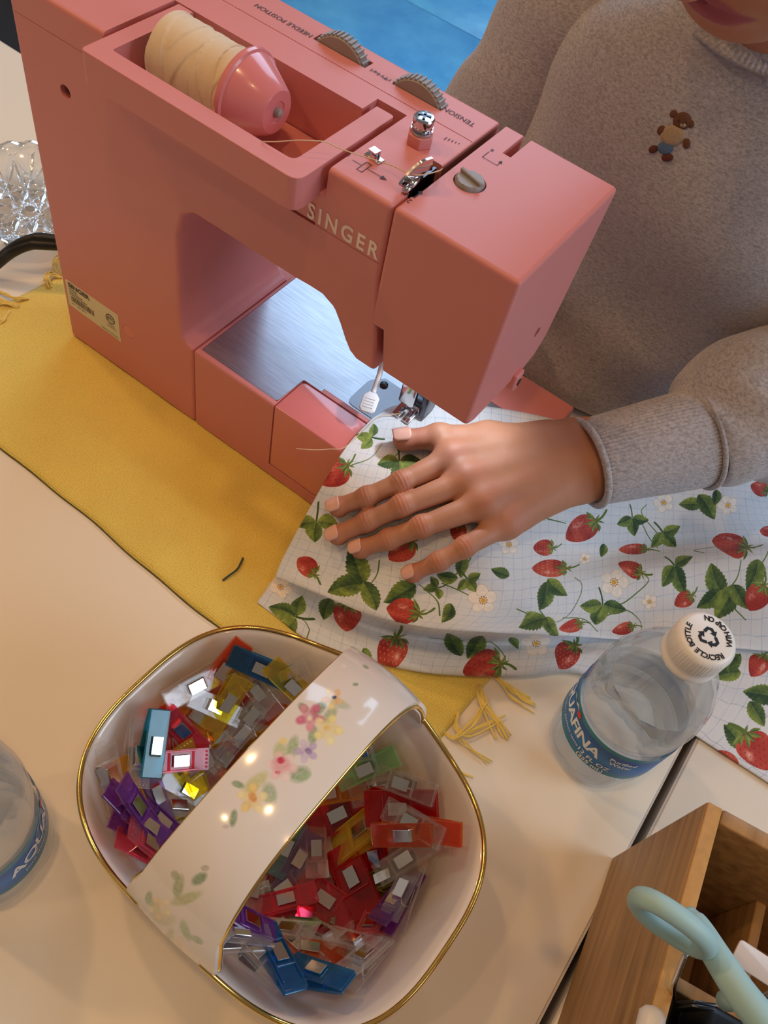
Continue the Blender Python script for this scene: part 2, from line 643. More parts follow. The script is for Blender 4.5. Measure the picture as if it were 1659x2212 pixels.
M['brushed'] = brushed()
bed = fillet([(.1163, .0043), (.1745, .0043), (.1754, .0285), (.1889, .0285), (.1889, .0313), (.2787, .0313), (.2787, .0952), (.1163, .0952)], {1: .002, 2: .0018})
MB().prism(bed, HB - .0008, HB - .0002, 'z').obj('bed_plate', M['brushed'], sm)
M['plate_steel'] = pbr('plate_steel', srgb(150, 152, 158), .4, 1.0, var=.05)
npl = fillet([(.2045, .0325), (.2560, .0325), (.2560, .0640), (.2110, .0640), (.2045, .0560)], {0: .005, 4: .003})
MB().prism(npl, HB - .0003, HB + .0002, 'z').obj('needle_plate', M['plate_steel'], sm)
pscr = MB().lathe([(.0001, 0), (.0026, 0), (.0026, .0008), (.0019, .0012), (0, .0013)], 20, (.2137, .0588, HB + .0002)).obj('plate_screw', M['steel_dark'], sm, smooth_=True, sharp=35)
MB().box(-.0022, .0022, -.0003, .0003, .0011, .0015).obj('screw_slot', M['black'], pscr, loc=(.2137, .0588, HB + .0002), rot=(0, 0, .7))

# presser foot lever, foot, needle, clamp
lev = MB()
lev.tube(catmull([at(826, 740, .100), at(824, 790, .094), at(813, 830, .088), at(806, 850, .086)], 6), .0016, 8)
lev.obj('foot_lever_arm', M['white_plastic'], sm, smooth_=True)
a, b_ = at(806, 848, .0865), at(787, 900, .083)
dv = (b_ - a) / np.linalg.norm(b_ - a)
sd = np.cross(dv, (0, 0, 1))
sd /= np.linalg.norm(sd)
up = np.cross(sd, dv)
lp = MB()
tp = [(-.0022, 0), (.0022, 0), (.0048, .0030), (.0048, .0118), (.0030, .0138), (-.0030, .0138), (-.0048, .0118), (-.0048, .0030)]
lp.prism(tp, -.0008, .0008, 'z')
lo = lp.obj('foot_lever_tip', M['white_plastic'], sm, bevel=.0005)
warp(lo.data, lambda c: a + c[:, :1] * sd + c[:, 1:2] * dv + c[:, 2:3] * up)
for k in range(4):
    q = a + dv * (.0050 + k * .0019) + up * .0009
    MB().tube([q - sd * .0028, q + sd * .0028], .00035, 6).obj('grip_rib', M['white_plastic'], lo)

nx, ny = .2375, .0530
MB().tube([(nx, ny + .003, .1000), (nx, ny + .003, .1600)], .0027, 14).obj('presser_bar', M['chrome'], sm, smooth_=True)
MB().tube([(nx - .001, ny - .001, .1020), (nx - .001, ny - .001, .1600)], .0024, 12).obj('needle_bar', M['chrome'], sm, smooth_=True)
MB().tube([(nx - .001, ny - .001, .0745), (nx - .001, ny - .001, .079), (nx - .001, ny - .001, .1030)], [.0001, .0004, .0005], 8).obj('needle', M['chrome'], sm, smooth_=True)
cl = MB().lathe([(.0001, 0), (.0032, 0), (.0038, .001), (.0038, .006), (.003, .007), (0, .007)], 6, (nx - .001, ny - .001, .0985)).obj('needle_clamp', M['steel_dark'], sm)
MB().lathe([(.0008, 0), (.0008, .003), (.0026, .003), (.0030, .0036), (.0030, .0070), (.0026, .0076), (0, .0076)], 10, (nx - .001, ny - .003, .102), (-.35, -1, .1)).obj('clamp_screw', M['chrome'], cl)
ft = MB().box(nx - .0065, nx + .0065, ny - .0010, ny + .0060, .0790, .0830).obj('foot_holder', M['steel_dark'], sm, bevel=.0006)
for s in (-1, 1):
    q = [(nx + s * .0012, ny - .012, .0746), (nx + s * .0062, ny - .012, .0746), (nx + s * .0062, ny + .012, .0746), (nx + s * .0012, ny + .012, .0746)]
    v = []
    for x, y, z in q:
        lift = .004 * float(smooth(y, ny + .004, ny + .012))
        v += [(x, y, z + lift), (x, y, z + lift + .0012)]
    m_ = MB()
    for i in range(4):
        pass
    m_.add(v, [(0, 2, 4, 6), (1, 7, 5, 3), (0, 1, 3, 2), (2, 3, 5, 4), (4, 5, 7, 6), (6, 7, 1, 0)])
    m_.obj('foot_toe', M['chrome'], ft, bevel=.0004)
MB().box(nx - .0066, nx + .0066, ny - .0020, ny + .0070, .0756, .0796).obj('foot_bridge', M['chrome'], ft, bevel=.0008)
MB().box(nx - .0060, nx + .0042, ny - .0090, ny - .0035, .0840, .1080).obj('ankle', M['chrome'], ft, bevel=.0015)
MB().lathe([(0, -.001), (.0034, 0), (.0034, .0042), (.0026, .005), (0, .005)], 8, (nx + .0050, ny + .003, .0945), (.9, -.55, .1)).obj('ankle_screw', M['steel_dark'], ft)
MB().box(nx + .0070, nx + .0110, ny - .0040, ny + .0090, .0765, .0950).obj('thread_guide_bracket', M['steel_dark'], sm, bevel=.0008)

# top: dials, thread guides, bobbin screw, take-up lever, pressure dial
def dial(x0, x1, label):
    cx = (x0 + x1) / 2
    r = .0172
    cz = ZT + .0078 - r
    ow = MB().lathe([(.0001, -.0031), (r - .0016, -.0031), (r - .0008, -.0022), (r - .0008, .0022), (r - .0016, .0031), (0, .0031)], 64, (cx, .0777, cz), (0, 1, 0))
    o = ow.obj('dial', M['grey_dial'], sm, smooth_=True, sharp=40)
    for k in range(40):
        a = 2 * math.pi * k / 40
        if math.sin(a) > .25:
            c = np.array([cx + (r - .0006) * math.cos(a), .0777, cz + (r - .0006) * math.sin(a)])
            MB().tube([c - (0, .0027, 0), c + (0, .0027, 0)], .00068, 6).obj('grip_rib', M['grey_dial'], o)
    return o


dial(.1262, .1565, '')
dial(.1740, .2004, '')
bs = MB().lathe([(.0001, 0), (.0062, 0), (.0062, .0052), (.0040, .0058), (0, .0058)], 6, (.2086, .0455, ZT)).obj('bobbin_guide_post', M['coral'], sm, bevel=.0004)
MB().lathe([(.0001, 0), (.0050, 0), (.0052, .0006), (.0050, .0012), (.0036, .0013), (.0036, .0022), (.0049, .0026), (.0049, .0030), (0, .0031)], 28, (.2086, .0455, ZT + .0058)).obj('tension_disc', M['chrome'], bs, smooth_=True, sharp=30)
sc = MB().lathe([(.0001, 0), (.0046, 0), (.0048, .0008), (.0048, .0034), (.0042, .0042), (.0020, .0046), (0, .0047)], 28, (.2086, .0455, ZT + .0088)).obj('guide_screw', M['chrome'], bs, smooth_=True, sharp=30)
for a in (.4, 1.97):
    MB().box(-.0030, .0030, -.0006, .0006, .0, .0003).obj('screw_slot', M['steel_dark'], bs, loc=(.2086, .0455, ZT + .01345), rot=(0, 0, a))
tg = MB().box(-.0042, .0042, -.0022, .0022, 0, .0008).obj('thread_guide', M['chrome'], sm, bevel=.0002, loc=(.2017, .0208, ZT), rot=(0, 0, -.15))
MB().box(-.0020, .0020, .0004, .0012, .0008, .0042).obj('guide_hook', M['chrome'], tg)
MB().box(-.0020, .0020, -.0024, .0012, .0036, .0044).obj('guide_hook', M['chrome'], tg)
MB().box(-.0008, .0030, -.0024, -.0016, .0008, .0030).obj('guide_hook', M['chrome'], tg)
# take-up lever: curved plate standing in the slot
tk = MB()
q0 = [at(862, 398, ZT + .004), at(875, 382, ZT + .0070), at(893, 362, ZT + .0100), at(912, 348, ZT + .0125), at(934, 340, ZT + .0130)]
q1 = [at(864, 401, ZT + .002), at(884, 388, ZT + .0040), at(903, 374, ZT + .0060), at(921, 368, ZT + .0055), at(932, 366, ZT + .0030)]
c0, c1 = catmull(q0, 5), catmull(q1, 5)
n = len(c0)
nrm = np.cross(c0[n // 2] - c1[n // 2], c0[-1] - c0[0])
nrm /= np.linalg.norm(nrm)
vv = [*(c0 + nrm * .0006), *(c1 + nrm * .0006), *(c0 - nrm * .0006), *(c1 - nrm * .0006)]
fs = grid_faces(2, n) + [tuple(2 * n + i for i in f[::-1]) for f in grid_faces(2, n)]
fs += [(i, i + 1, 2 * n + i + 1, 2 * n + i) for i in range(n - 1)] + [(n + i + 1, n + i, 3 * n + i, 3 * n + i + 1) for i in range(n - 1)] + [(0, 2 * n, 3 * n, n), (n - 1, 2 * n - 1, 4 * n - 1, 3 * n - 1)]
tk.add(vv, fs)
tkl = tk.obj('take_up_lever', M['chrome'], sm, smooth_=True, sharp=40)
t2 = MB()
for pa, pb in ((at(872, 416, ZT + .0005), at(886, 402, ZT + .003)), (at(886, 402, ZT + .003), at(908, 380, ZT + .003))):
    t2.tube([pa, pb], .0016, 8)
t2.obj('lever_hook', M['chrome'], tkl, smooth_=True)
MB().box(.2222, .2236, .0200, .0380, ZT - .03, ZT - .001).obj('lever_stem', M['steel_dark'], tkl)
pdl = MB().lathe([(.0001, 0), (.0064, 0), (.0068, .001), (.0068, .0058), (.0060, .0070), (0, .0072)], 40, (.2400, .0395, ZT - .0052), (0, 0, 1),
                 rad=lambda a, h: 1 - .05 * (math.cos(a * 8) > .55)).obj('pressure_dial', M['grey_dial'], sm, smooth_=True, sharp=35)
MB().box(-.0063, .0063, -.0009, .0009, 0, .0018).obj('dial_grip', M['grey_dial'], pdl, bevel=.0004, loc=(.2400, .0395, ZT + .0018), rot=(0, 0, -.25))


# lettering and printed marks
def flat(me, name, mat, o, ex, ey, parent=sm, lift=.00015):
    return link(name, frame_mesh(me, o, ex, ey, lift), mat, parent)


def back_text(s, x0, x1, z, h, mat, spacing=1.0, name='lettering', off=0.0):
    me = text_mesh(s, h * 1.4, spacing=spacing, offset=off)
    co = np.array([v.co[:] for v in me.vertices])
    w = co[:, 0].max() - co[:, 0].min()
    k = (x1 - x0) / w
    warp(me, lambda c: c * (k, 1, 1))
    return flat(me, name, mat, ((x0 + x1) / 2, 0, z), (1, 0, 0), (0, 0, 1))


back_text('SINGER', .1842, .2240, .2143, .0081, M['ink_pale'], 1.35, off=.00028)


def top_text(s, x0, x1, y, h, name='lettering'):
    me = text_mesh(s, h * 1.4)
    co = np.array([v.co[:] for v in me.vertices])
    k = (x1 - x0) / (co[:, 0].max() - co[:, 0].min())
    warp(me, lambda c: c * (k, 1, 1))
    return flat(me, name, M['ink'], ((x0 + x1) / 2, y, ZT + .0001), (-1, 0, 0), (0, -1, 0))


top_text('NEEDLE POSITION', .0890, .1240, .0752, .0032)
top_text('TENSION', .2010, .2185, .0772, .0034)


def top_marks(boxes, name='printed_mark', ang=0, org=None):
    b = MB()
    for x0, x1, y0, y1 in boxes:
        b.add([(x0, y0, 0), (x1, y0, 0), (x1, y1, 0), (x0, y1, 0)], [(0, 1, 2, 3)])
    o = b.obj(name, M['ink'], sm)
    if org is None:
        o.location.z = ZT + .00025
    else:
        o.location = (org[0], org[1], ZT + .00025)
        o.rotation_euler = (0, 0, ang)
    return o


mk = []
for k in range(6):
    mk.append((.1600 + k * .0022, .1603 + k * .0022, .0738 + (.0012 if k % 2 else 0), .0765))
mk.append((.1600, .1716, .0748, .0751))
mk.append((.1612, .1640, .0757, .0760))
mk.append((.1670, .1705, .0741, .0744))
top_marks(mk)
# arrow with a small box, arrow tip
top_marks([(.1962, .2010, .0122, .0125), (.2040, .2120, .0122, .0125), (.2010, .2013, .0085, .0160), (.2037, .2040, .0085, .0160), (.2010, .2040, .0085, .0088), (.2010, .2040, .0157, .0160), (.1930, .1933, .0128, .0148)])
MB().add([(.2145, .01235, 0), (.2115, .0137, 0), (.2115, .0110, 0)], [(0, 2, 1)]).obj('arrow_mark', M['ink'], sm).location.z = ZT + .00025
MB().add([(.2292, .0185, 0), (.2304, .0160, 0), (.2280, .0160, 0)], [(0, 2, 1)]).obj('arrow_mark', M['ink'], sm).location.z = ZT + .00025
top_marks([(.2289, .2295, .0115, .0160)])
me = text_mesh('2', .0040)
flat(me, 'lettering', M['ink'], (.2290, .0085, ZT + .0001), (-1, 0, 0), (0, -1, 0))
me = text_mesh('6', .0034)
flat(me, 'lettering', M['ink'], (.2345, .0672, ZT + .0001), (-1, 0, 0), (0, -1, 0))
top_marks([(.2340, .2343, .0592, .0652), (.2340, .2422, .0592, .0595), (.2419, .2422, .0592, .0625)])
MB().add([(.24205, .0640, 0), (.2431, .0620, 0), (.2410, .0620, 0)], [(0, 2, 1)]).obj('arrow_mark', M['ink'], sm).location.z = ZT + .00025
top_marks([(.2148 + k * .0016, .2152 + k * .0016, .0565 + k * .0006, .0590 + k * .0002) for k in range(5)])

# rating sticker
st = MB().prism(fillet([(.0036, .0336), (.0500, .0322), (.0501, .0560), (.0040, .0560)], {0: .001, 1: .001, 2: .001, 3: .001}), -.00022, -.00002, 'y').obj('rating_sticker', M['label_paper'], sm)


def st_text(s, x, z, h, wid=None, off=0):
    me = text_mesh(s, h * 1.4, align='LEFT', offset=off)
    if wid:
        co = np.array([v.co[:] for v in me.vertices])
        k = wid / (co[:, 0].max() - co[:, 0].min())
        warp(me, lambda c: c * (k, 1, 1))
    return flat(me, 'lettering', M['ink'], (x, -.00025, z), (1, 0, 0), (0, 0, 1), st)


st_text('SINGER', .0062, .0530, .0036, .0190, .00016)
st_text('MODEL', .0062, .0494, .0020, .0075)
for k, (w_, z) in enumerate([(.0120, .0470), (.0160, .0453)]):
    b = MB()
    for i in range(int(w_ / .0009)):
        b.box(.0064 + i * .0009, .0064 + i * .0009 + .0006, -.00030, -.00024, z - .0004, z + .0004)
    b.obj('small_print', M['ink'], st)
rb = random.Random(4)
b = MB()
x = .0070
while x < .0265:
    w_ = rb.choice([.0003, .0005, .0008])
    b.box(x, x + w_, -.00030, -.00024, .0392, .0440)
    x += w_ + rb.choice([.0003, .0005])
b.obj('barcode', M['ink'], st)
st_text('MADE IN VIETNAM', .0330, .0345, .0012, .015)
b = MB().tube([(.0425 + .0036 * math.cos(a), -.0003, .0475 + .0036 * math.sin(a)) for a in np.linspace(0, 2 * math.pi, 28)[:-1]], .0003, 4, closed=True)
b.obj('approval_mark', M['ink'], st)
st_text('ETL', .0400, .0475, .0024, .0050, .0001)
st_text('LISTED', .0398, .0420, .0012, .0060)
st_text('CONFORMS', .0385, .0402, .0010, .0085)
st_text('AC 120V 60Hz', .0072, .0373, .0012, .013)

# spool pin (part of the machine), thread cone and spool cap (things)
AX = np.array([.0, .0205, .2350])
MB().tube([AX + (.0755, 0, 0), AX + (.1480, 0, 0), AX + (.1500, 0, 0), AX + (.1508, 0, 0)], [.0022, .0022, .0019, .0008], 14).obj('spool_pin', M['grey_dial'], sm, smooth_=True, sharp=40)


def thread_mat():
    m, nt, b = new_mat('wound_thread')
    tc = N(nt, 'ShaderNodeTexCoord')
    at_ = N(nt, 'ShaderNodeAttribute', attribute_name='wind')
    w1 = N(nt, 'ShaderNodeMath', operation='SINE')
    mu = N(nt, 'ShaderNodeMath', operation='MULTIPLY')
    mu.inputs[1].default_value = 700
    nt.links.new(at_.outputs['Fac'], mu.inputs[0])
    nt.links.new(mu.outputs[0], w1.inputs[0])
    cr = N(nt, 'ShaderNodeValToRGB')
    cr.color_ramp.elements[0].color = srgb(226, 194, 152)
    cr.color_ramp.elements[1].color = srgb(250, 228, 194)
    ma = N(nt, 'ShaderNodeMapRange')
    ma.inputs[1].default_value = -1
    nt.links.new(w1.outputs[0], ma.inputs[0])
    nt.links.new(ma.outputs[0], cr.inputs[0])
    nt.links.new(cr.outputs[0], b.inputs['Base Color'])
    b.inputs['Roughness'].default_value = .6
    b.inputs['Sheen Weight'].default_value = .4
    bp = N(nt, 'ShaderNodeBump', Strength=.35, Distance=.0004)
    nt.links.new(w1.outputs[0], bp.inputs['Height'])
    nt.links.new(bp.outputs['Normal'], b.inputs['Normal'])
    return m


sp = thing('thread_spool', 'cream thread wound on a cone lying in the tray of the sewing machine', 'thread', tuple(AX + (.0835, 0, 0)))
# cross-wound bands: overlapping shallow steps around the cone
nA, nL, LEN = 96, 90, .0440
vv, wd = [], []
for i in range(nL):
    t = i / (nL - 1)
    for k in range(nA):
        a = 2 * math.pi * k / nA
        ph = (t * 4.2 + .62 * math.sin(a + .4) * (1 if math.sin(9.7 * t + .5) > 0 else -1) + .1 * math.sin(2 * a + 3 * t)) % 1.0
        r = .0172 - .0006 * t + .00060 * (ph - .5) + .0001 * math.sin(40 * t)
        r *= 1 - .10 * max(0, (abs(t - .5) - .46) / .04) ** 2
        vv.append((t * LEN, r * math.cos(a), r * math.sin(a)))
        band = int(math.floor(t * 4.2 + .62 * math.sin(a + .4) * (1 if math.sin(9.7 * t + .5) > 0 else -1) + .1 * math.sin(2 * a + 3 * t)))
        wd.append((t + (.05 if band % 2 else -.05) * a) * 1.0)
me = mesh(vv, grid_faces(nL, nA, True) + [tuple(range(nA)), tuple((nL - 1) * nA + k for k in range(nA))[::-1]])
atr = me.attributes.new('wind', 'FLOAT', 'POINT')
atr.data.foreach_set('value', wd)
me.set_sharp_from_angle(angle=math.radians(40))
link('wound_thread', me, thread_mat(), sp)
MB().tube([(-.0008, 0, 0), (.0004, 0, 0)], .0135, 32).obj('cone_core', M['grey_dial'], sp, smooth_=True, sharp=40)
cap = MB().lathe([(.0026, .0), (.0185, .0), (.0204, .0008), (.0208, .0022), (.0204, .0036), (.0192, .0042), (.0190, .0050), (.0110, .0195), (.0098, .0206), (.0052, .0208), (.0046, .0200), (.0026, .0200)],
                 56, tuple(AX + (.1276, 0, 0)), (1, 0, 0)).obj('spool_cap', M['coral_gloss'], None, smooth_=True, sharp=30)
tag(cap, 'pink cone-shaped spool cap pushed against the cream thread spool', 'spool cap')

# thread strand from spool over the guide to the take-up lever
pts = [at(566, 306, ZT + .0005), at(600, 306, ZT + .0030), at(645, 303, ZT + .006), at(700, 306, ZT + .0065), at(728, 318, ZT + .0055), at(765, 332, ZT + .005), at(808, 345, ZT + .0035), at(850, 359, ZT + .004), at(898, 378, ZT + .0075), at(945, 370, ZT + .004), at(958, 362, ZT - .004)]
o = MB().tube(catmull(pts, 6), .00026, 6).obj('thread_strand', M['cream_thread'], None, smooth_=True)
tag(o, 'single cream thread running from spool tray past the metal guide on pink machine', 'thread')
pts = [at(640, 969, .070), at(680, 972, .0725), at(712, 970, .0735), at(745, 966, .0735), at(790, 925, .0745), at(820, 900, .075), at(868, 893, .077)]
o = MB().tube(catmull(pts, 6), .00024, 6).obj('thread_tail', M['cream_thread'], None, smooth_=True)
tag(o, 'loose white thread tail trailing from presser foot over the pink accessory cover', 'thread')

# power cord
cd = thing('power_cord', 'black power cord leaving the left end of the pink machine', 'cord')
for dy, dz in ((0, 0), (.0035, .0032)):
    p = [(.0005, .060, .030), (-.012, .057, .036)] + [tuple(at(x, y, z) + (0, dy, dz)) for x, y, z in ((98, 529, .0362), (62, 530, .0345), (30, 543, .029), (4, 562, .020), (-40, 600, .005), (-90, 640, .005))]
    MB().tube(catmull(p, 8), .0036, 10).obj('cable', M['black'], cd, smooth_=True)
MB().box(-.009, .0005, .050, .068, .020, .042).obj('plug', M['black'], cd, bevel=.002)

# the machine's own sewing lamp in the head
_l = bpy.data.lights.new('sewing_lamp', 'SPOT')
_l.energy = .15
_l.color = (.86, .94, 1.0)
_l.spot_size = 2.3
_l.spot_blend = .6
_l.shadow_soft_size = .004
_o = bpy.data.objects.new('sewing_lamp', _l)
_o.location = (.2600, .0520, .1405)
_o.rotation_euler = (-.35, -.05, 0)
COL.objects.link(_o)

# ------------------------------------------------------------------ yellow woven mat with fringes
def weave_mat(name, c0, c1, pitch, bump):
    m, nt, b = new_mat(name)
    tc = N(nt, 'ShaderNodeTexCoord')
    mp = N(nt, 'ShaderNodeMapping')
    mp.inputs['Scale'].default_value = (1 / pitch, 1 / pitch, 1)
    nzw = N(nt, 'ShaderNodeTexNoise', Scale=60.0, Detail=3.0)
    nt.links.new(tc.outputs['Object'], nzw.inputs['Vector'])
    wob = N(nt, 'ShaderNodeMix', data_type='RGBA', blend_type='ADD')
    wob.inputs[0].default_value = .0016
    nt.links.new(tc.outputs['Object'], wob.inputs[6])
    nt.links.new(nzw.outputs['Color'], wob.inputs[7])
    nt.links.new(wob.outputs[2], mp.inputs['Vector'])
    ck = N(nt, 'ShaderNodeTexVoronoi', Scale=1.0, Randomness=.35)
    ck.voronoi_dimensions = '2D'
    nt.links.new(mp.outputs['Vector'], ck.inputs['Vector'])
    nz = N(nt, 'ShaderNodeTexNoise', Scale=14.0, Detail=6.0, Roughness=.7)
    nt.links.new(tc.outputs['Object'], nz.inputs['Vector'])
    cr = N(nt, 'ShaderNodeValToRGB')
    cr.color_ramp.elements[0].position = .1
    cr.color_ramp.elements[0].color = c1
    cr.color_ramp.elements[1].position = .75
    cr.color_ramp.elements[1].color = c0
    nt.links.new(ck.outputs['Distance'], cr.inputs[0])
    mx = N(nt, 'ShaderNodeMix', data_type='RGBA', blend_type='MULTIPLY')
    mx.inputs[0].default_value = .25
    nt.links.new(cr.outputs[0], mx.inputs[6])
    nt.links.new(nz.outputs['Fac'], mx.inputs[7])
    nt.links.new(mx.outputs[2], b.inputs['Base Color'])
    b.inputs['Roughness'].default_value = .9
    b.inputs['Sheen Weight'].default_value = .25
    inv = N(nt, 'ShaderNodeMath', operation='SUBTRACT')
    inv.inputs[0].default_value = 1
    nt.links.new(ck.outputs['Distance'], inv.inputs[1])
    bp = N(nt, 'ShaderNodeBump', Strength=bump, Distance=.0006)
    nt.links.new(inv.outputs[0], bp.inputs['Height'])
    nt.links.new(bp.outputs['Normal'], b.inputs['Normal'])
    return m


M['mat'] = weave_mat('yellow_weave', srgb(244, 202, 72), srgb(255, 234, 126), .00135, .8)
M['fringe'] = pbr('yellow_cotton', srgb(240, 212, 110), .85, var=.1, scale=300, sheen=.3)
M['olive'] = pbr('dark_green_thread', srgb(58, 66, 30), .8)
MAT_Z = .0022
mt = thing('place_mat', 'mustard yellow woven mat with fringed ends lying under the sewing machine', 'mat')
cn = [(-.064, -.0915), (.3605, -.1065), (.3760, .1100), (-.0420, .1100)]
NX, NY = 120, 60
vv = []
for j in range(NY + 1):
    for i in range(NX + 1):
        u, v = i / NX, j / NY
        p = (1 - u) * (1 - v) * np.array(cn[0]) + u * (1 - v) * np.array(cn[1]) + u * v * np.array(cn[2]) + (1 - u) * v * np.array(cn[3])
        # rounded, slightly wavy border
        e = .0007 * math.sin(u * 19) * (1 - v) ** 6 + .0004 * math.sin(u * 47) * (1 - v) ** 8
        cx = max(0, .10 - u) / .10
        p = p + np.array([0, e + .020 * cx ** 2.2 * (1 - v) ** 5])
        z = MAT_Z * min(1, (min(u, 1 - u) * NX / 1.0 + .25)) * min(1, (min(v, 1 - v) * NY + .25)) if (i in (0, NX) or j in (0, NY)) else MAT_Z
        z += .0003 * math.sin(u * 60 + v * 20) * (1 if z > .002 else 0)
        vv.append((p[0], p[1], z))
me = mesh(vv, grid_faces(NY + 1, NX + 1))
bm = bmesh.new()
bm.from_mesh(me)
r_ = bmesh.ops.extrude_face_region(bm, geom=list(bm.faces))
for q in r_['geom']:
    if isinstance(q, bmesh.types.BMVert):
        q.co.z = .0002
bmesh.ops.recalc_face_normals(bm, faces=bm.faces)
bm.to_mesh(me)
bm.free()
link('woven_cloth', me, M['mat'], mt)
edge = [vv[i] for i in range(NX + 1)]
hs = MB()
hs.tube([(x, y - .0001, .0013) for x, y, z in edge], .00035, 6)
hs.obj('hem_thread', M['olive'], mt, smooth_=True)
rb = random.Random(11)


def tassel(path, n=7, spread=.0035, r=.00055):
    b = MB()
    P = catmull(path, 6)
    L = len(P)
    for k in range(n):
        ox, oy = rb.uniform(-1, 1), rb.uniform(-1, 1)
        ph = rb.uniform(0, 6)
        ln = L - rb.randrange(0, max(1, L // 5))
        q = []
        for i in range(ln):
            t = i / (L - 1)
            g = spread * (.25 + t)
            q.append((P[i][0] + ox * g + .0006 * math.sin(9 * t + ph), P[i][1] + oy * g + .0006 * math.cos(7 * t + ph), max(.0006, P[i][2] + abs(ox) * .001 * t + .0004 * math.sin(12 * t + ph))))
        b.tube(q, r, 6)
    return b.obj('fringe_tassel', M['fringe'], mt, smooth_=True)


A = lambda *p: [at(x, y, z) for x, y, z in p]
tassel(A((1070, 1462, .0022), (1092, 1480, .004), (1120, 1505, .003), (1150, 1522, .0012)), 9, .0042)
tassel(A((1035, 1482, .0022), (1042, 1520, .004), (1070, 1562, .003), (1092, 1606, .0012)), 8, .0030)
tassel(A((990, 1540, .0022), (985, 1572, .004), (1005, 1588, .004), (1048, 1572, .003), (1088, 1552, .003)), 6, .0016)
tassel(A((960, 1585, .0022), (985, 1592, .004), (1020, 1560, .0045), (1050, 1510, .0035)), 5, .0014)
tassel(A((985, 1590, .002), (1010, 1612, .0025), (1035, 1632, .002), (1062, 1652, .001)), 3, .0014, .0004)
tassel(A((960, 1655, .0015), (990, 1665, .0012), (1022, 1676, .001)), 2, .001, .0004)
tassel(A((132, 600, .0022), (112, 590, .004), (104, 600, .004), (112, 616, .002)), 8, .0030)
tassel(A((130, 596, .0022), (120, 575, .005), (128, 555, .004), (135, 545, .002)), 7, .0030)
tassel(A((40, 662, .0022), (20, 655, .004), (-5, 650, .003), (-30, 660, .001)), 8, .0030)
tassel(A((60, 645, .0022), (30, 642, .005), (5, 632, .003), (-20, 625, .001)), 5, .0020)
tassel(A((20, 672, .0022), (8, 690, .003), (-10, 700, .002), (-30, 712, .001)), 5, .0020)
p = catmull(A((481, 1254, .003), (495, 1243, .0036), (512, 1230, .0038), (521, 1214, .0034), (525, 1205, .003)), 5)
tag(MB().tube(p, .0006, 6).obj('thread_scrap', pbr('dark_teal_thread', srgb(64, 78, 70), .8), smooth_=True), 'short dark green thread scrap lying on the yellow mat', 'thread')

# ------------------------------------------------------------------ cut-glass plate
def crystal():
    m = bpy.data.materials.new('cut_crystal')
    m.use_nodes = True
    nt = m.node_tree
    nt.nodes.clear()
    out = N(nt, 'ShaderNodeOutputMaterial')
    g = N(nt, 'ShaderNodeBsdfGlass', IOR=1.5, Roughness=.02)
    t = N(nt, 'ShaderNodeBsdfTransparent')
    gl = N(nt, 'ShaderNodeBsdfGlossy', Roughness=.06)
    gl.inputs[0].default_value = (.9, .95, 1, 1)
    mx = N(nt, 'ShaderNodeMixShader')
    mx.inputs[0].default_value = .45
    nt.links.new(g.outputs[0], mx.inputs[1])
    nt.links.new(t.outputs[0], mx.inputs[2])
    m2 = N(nt, 'ShaderNodeMixShader')
    lw = N(nt, 'ShaderNodeLayerWeight', Blend=.3)
    nt.links.new(lw.outputs['Facing'], m2.inputs[0])
    nt.links.new(mx.outputs[0], m2.inputs[1])
    nt.links.new(gl.outputs[0], m2.inputs[2])
    tc = N(nt, 'ShaderNodeTexCoord')
    nz = N(nt, 'ShaderNodeTexNoise', Scale=90.0)
    nt.links.new(tc.outputs['Object'], nz.inputs['Vector'])
    bp = N(nt, 'ShaderNodeBump', Strength=.15, Distance=.001)
    nt.links.new(nz.outputs['Fac'], bp.inputs['Height'])
    for q in (g, gl):
        nt.links.new(bp.outputs['Normal'], q.inputs['Normal'])
    nt.links.new(m2.outputs[0], out.inputs[0])
    return m


M['crystal'] = crystal()
nA, nR = 432, 110
PR = .058
vv, ff = [], []
chords = []
for k in range(24):
    a = 2 * math.pi * k / 24
    b_ = a + 2 * math.pi * (11 if k % 2 else 8) / 24
    chords.append((a, b_))


def cut_depth(x, y, r, a):
    d = 0.0
    for a0, b0 in chords:
        p, q = (math.cos(a0) * .86, math.sin(a0) * .86), (math.cos(b0) * .86, math.sin(b0) * .86)
        nx_, ny_ = q[1] - p[1], p[0] - q[0]
        l = math.hypot(nx_, ny_)
        e = abs((x - p[0]) * nx_ + (y - p[1]) * ny_) / l
        d = max(d, 1 - e / .045)
    return max(0, d) if r < .88 else 0


for i in range(nR + 1):
    r = i / nR
    for k in range(nA):
        a = 2 * math.pi * k / nA
        sc_ = 1 + (.018 * abs(math.sin(12 * a)) if r > .9 else 0) * (r - .9) / .1
        x, y = r * math.cos(a), r * math.sin(a)
        z = .0065 + .016 * float(smooth(r, .45, 1.0)) ** 1.3 + (.0022 * (.5 + .5 * math.cos(24 * a)) * float(smooth(r, .88, .97)))
        z -= .0024 * cut_depth(x, y, r, a)
        vv.append((x * PR * sc_, y * PR * sc_, z))
nb = len(vv)
for i in range(nR + 1):
    r = i / nR
    for k in range(nA):
        a = 2 * math.pi * k / nA
        sc_ = 1 + (.018 * abs(math.sin(12 * a)) if r > .9 else 0) * (r - .9) / .1
        z = .0022 + .0175 * float(smooth(r, .45, 1.0)) ** 1.3 - (.0018 if .40 < r < .48 else 0)
        vv.append((r * math.cos(a) * PR * sc_, r * math.sin(a) * PR * sc_, max(0.0003, z)))
ff = grid_faces(nR + 1, nA, True)
ff += [tuple(nb + q for q in f[::-1]) for f in grid_faces(nR + 1, nA, True)]
ff += [(nR * nA + k, nR * nA + (k + 1) % nA, nb + nR * nA + (k + 1) % nA, nb + nR * nA + k) for k in range(nA)]
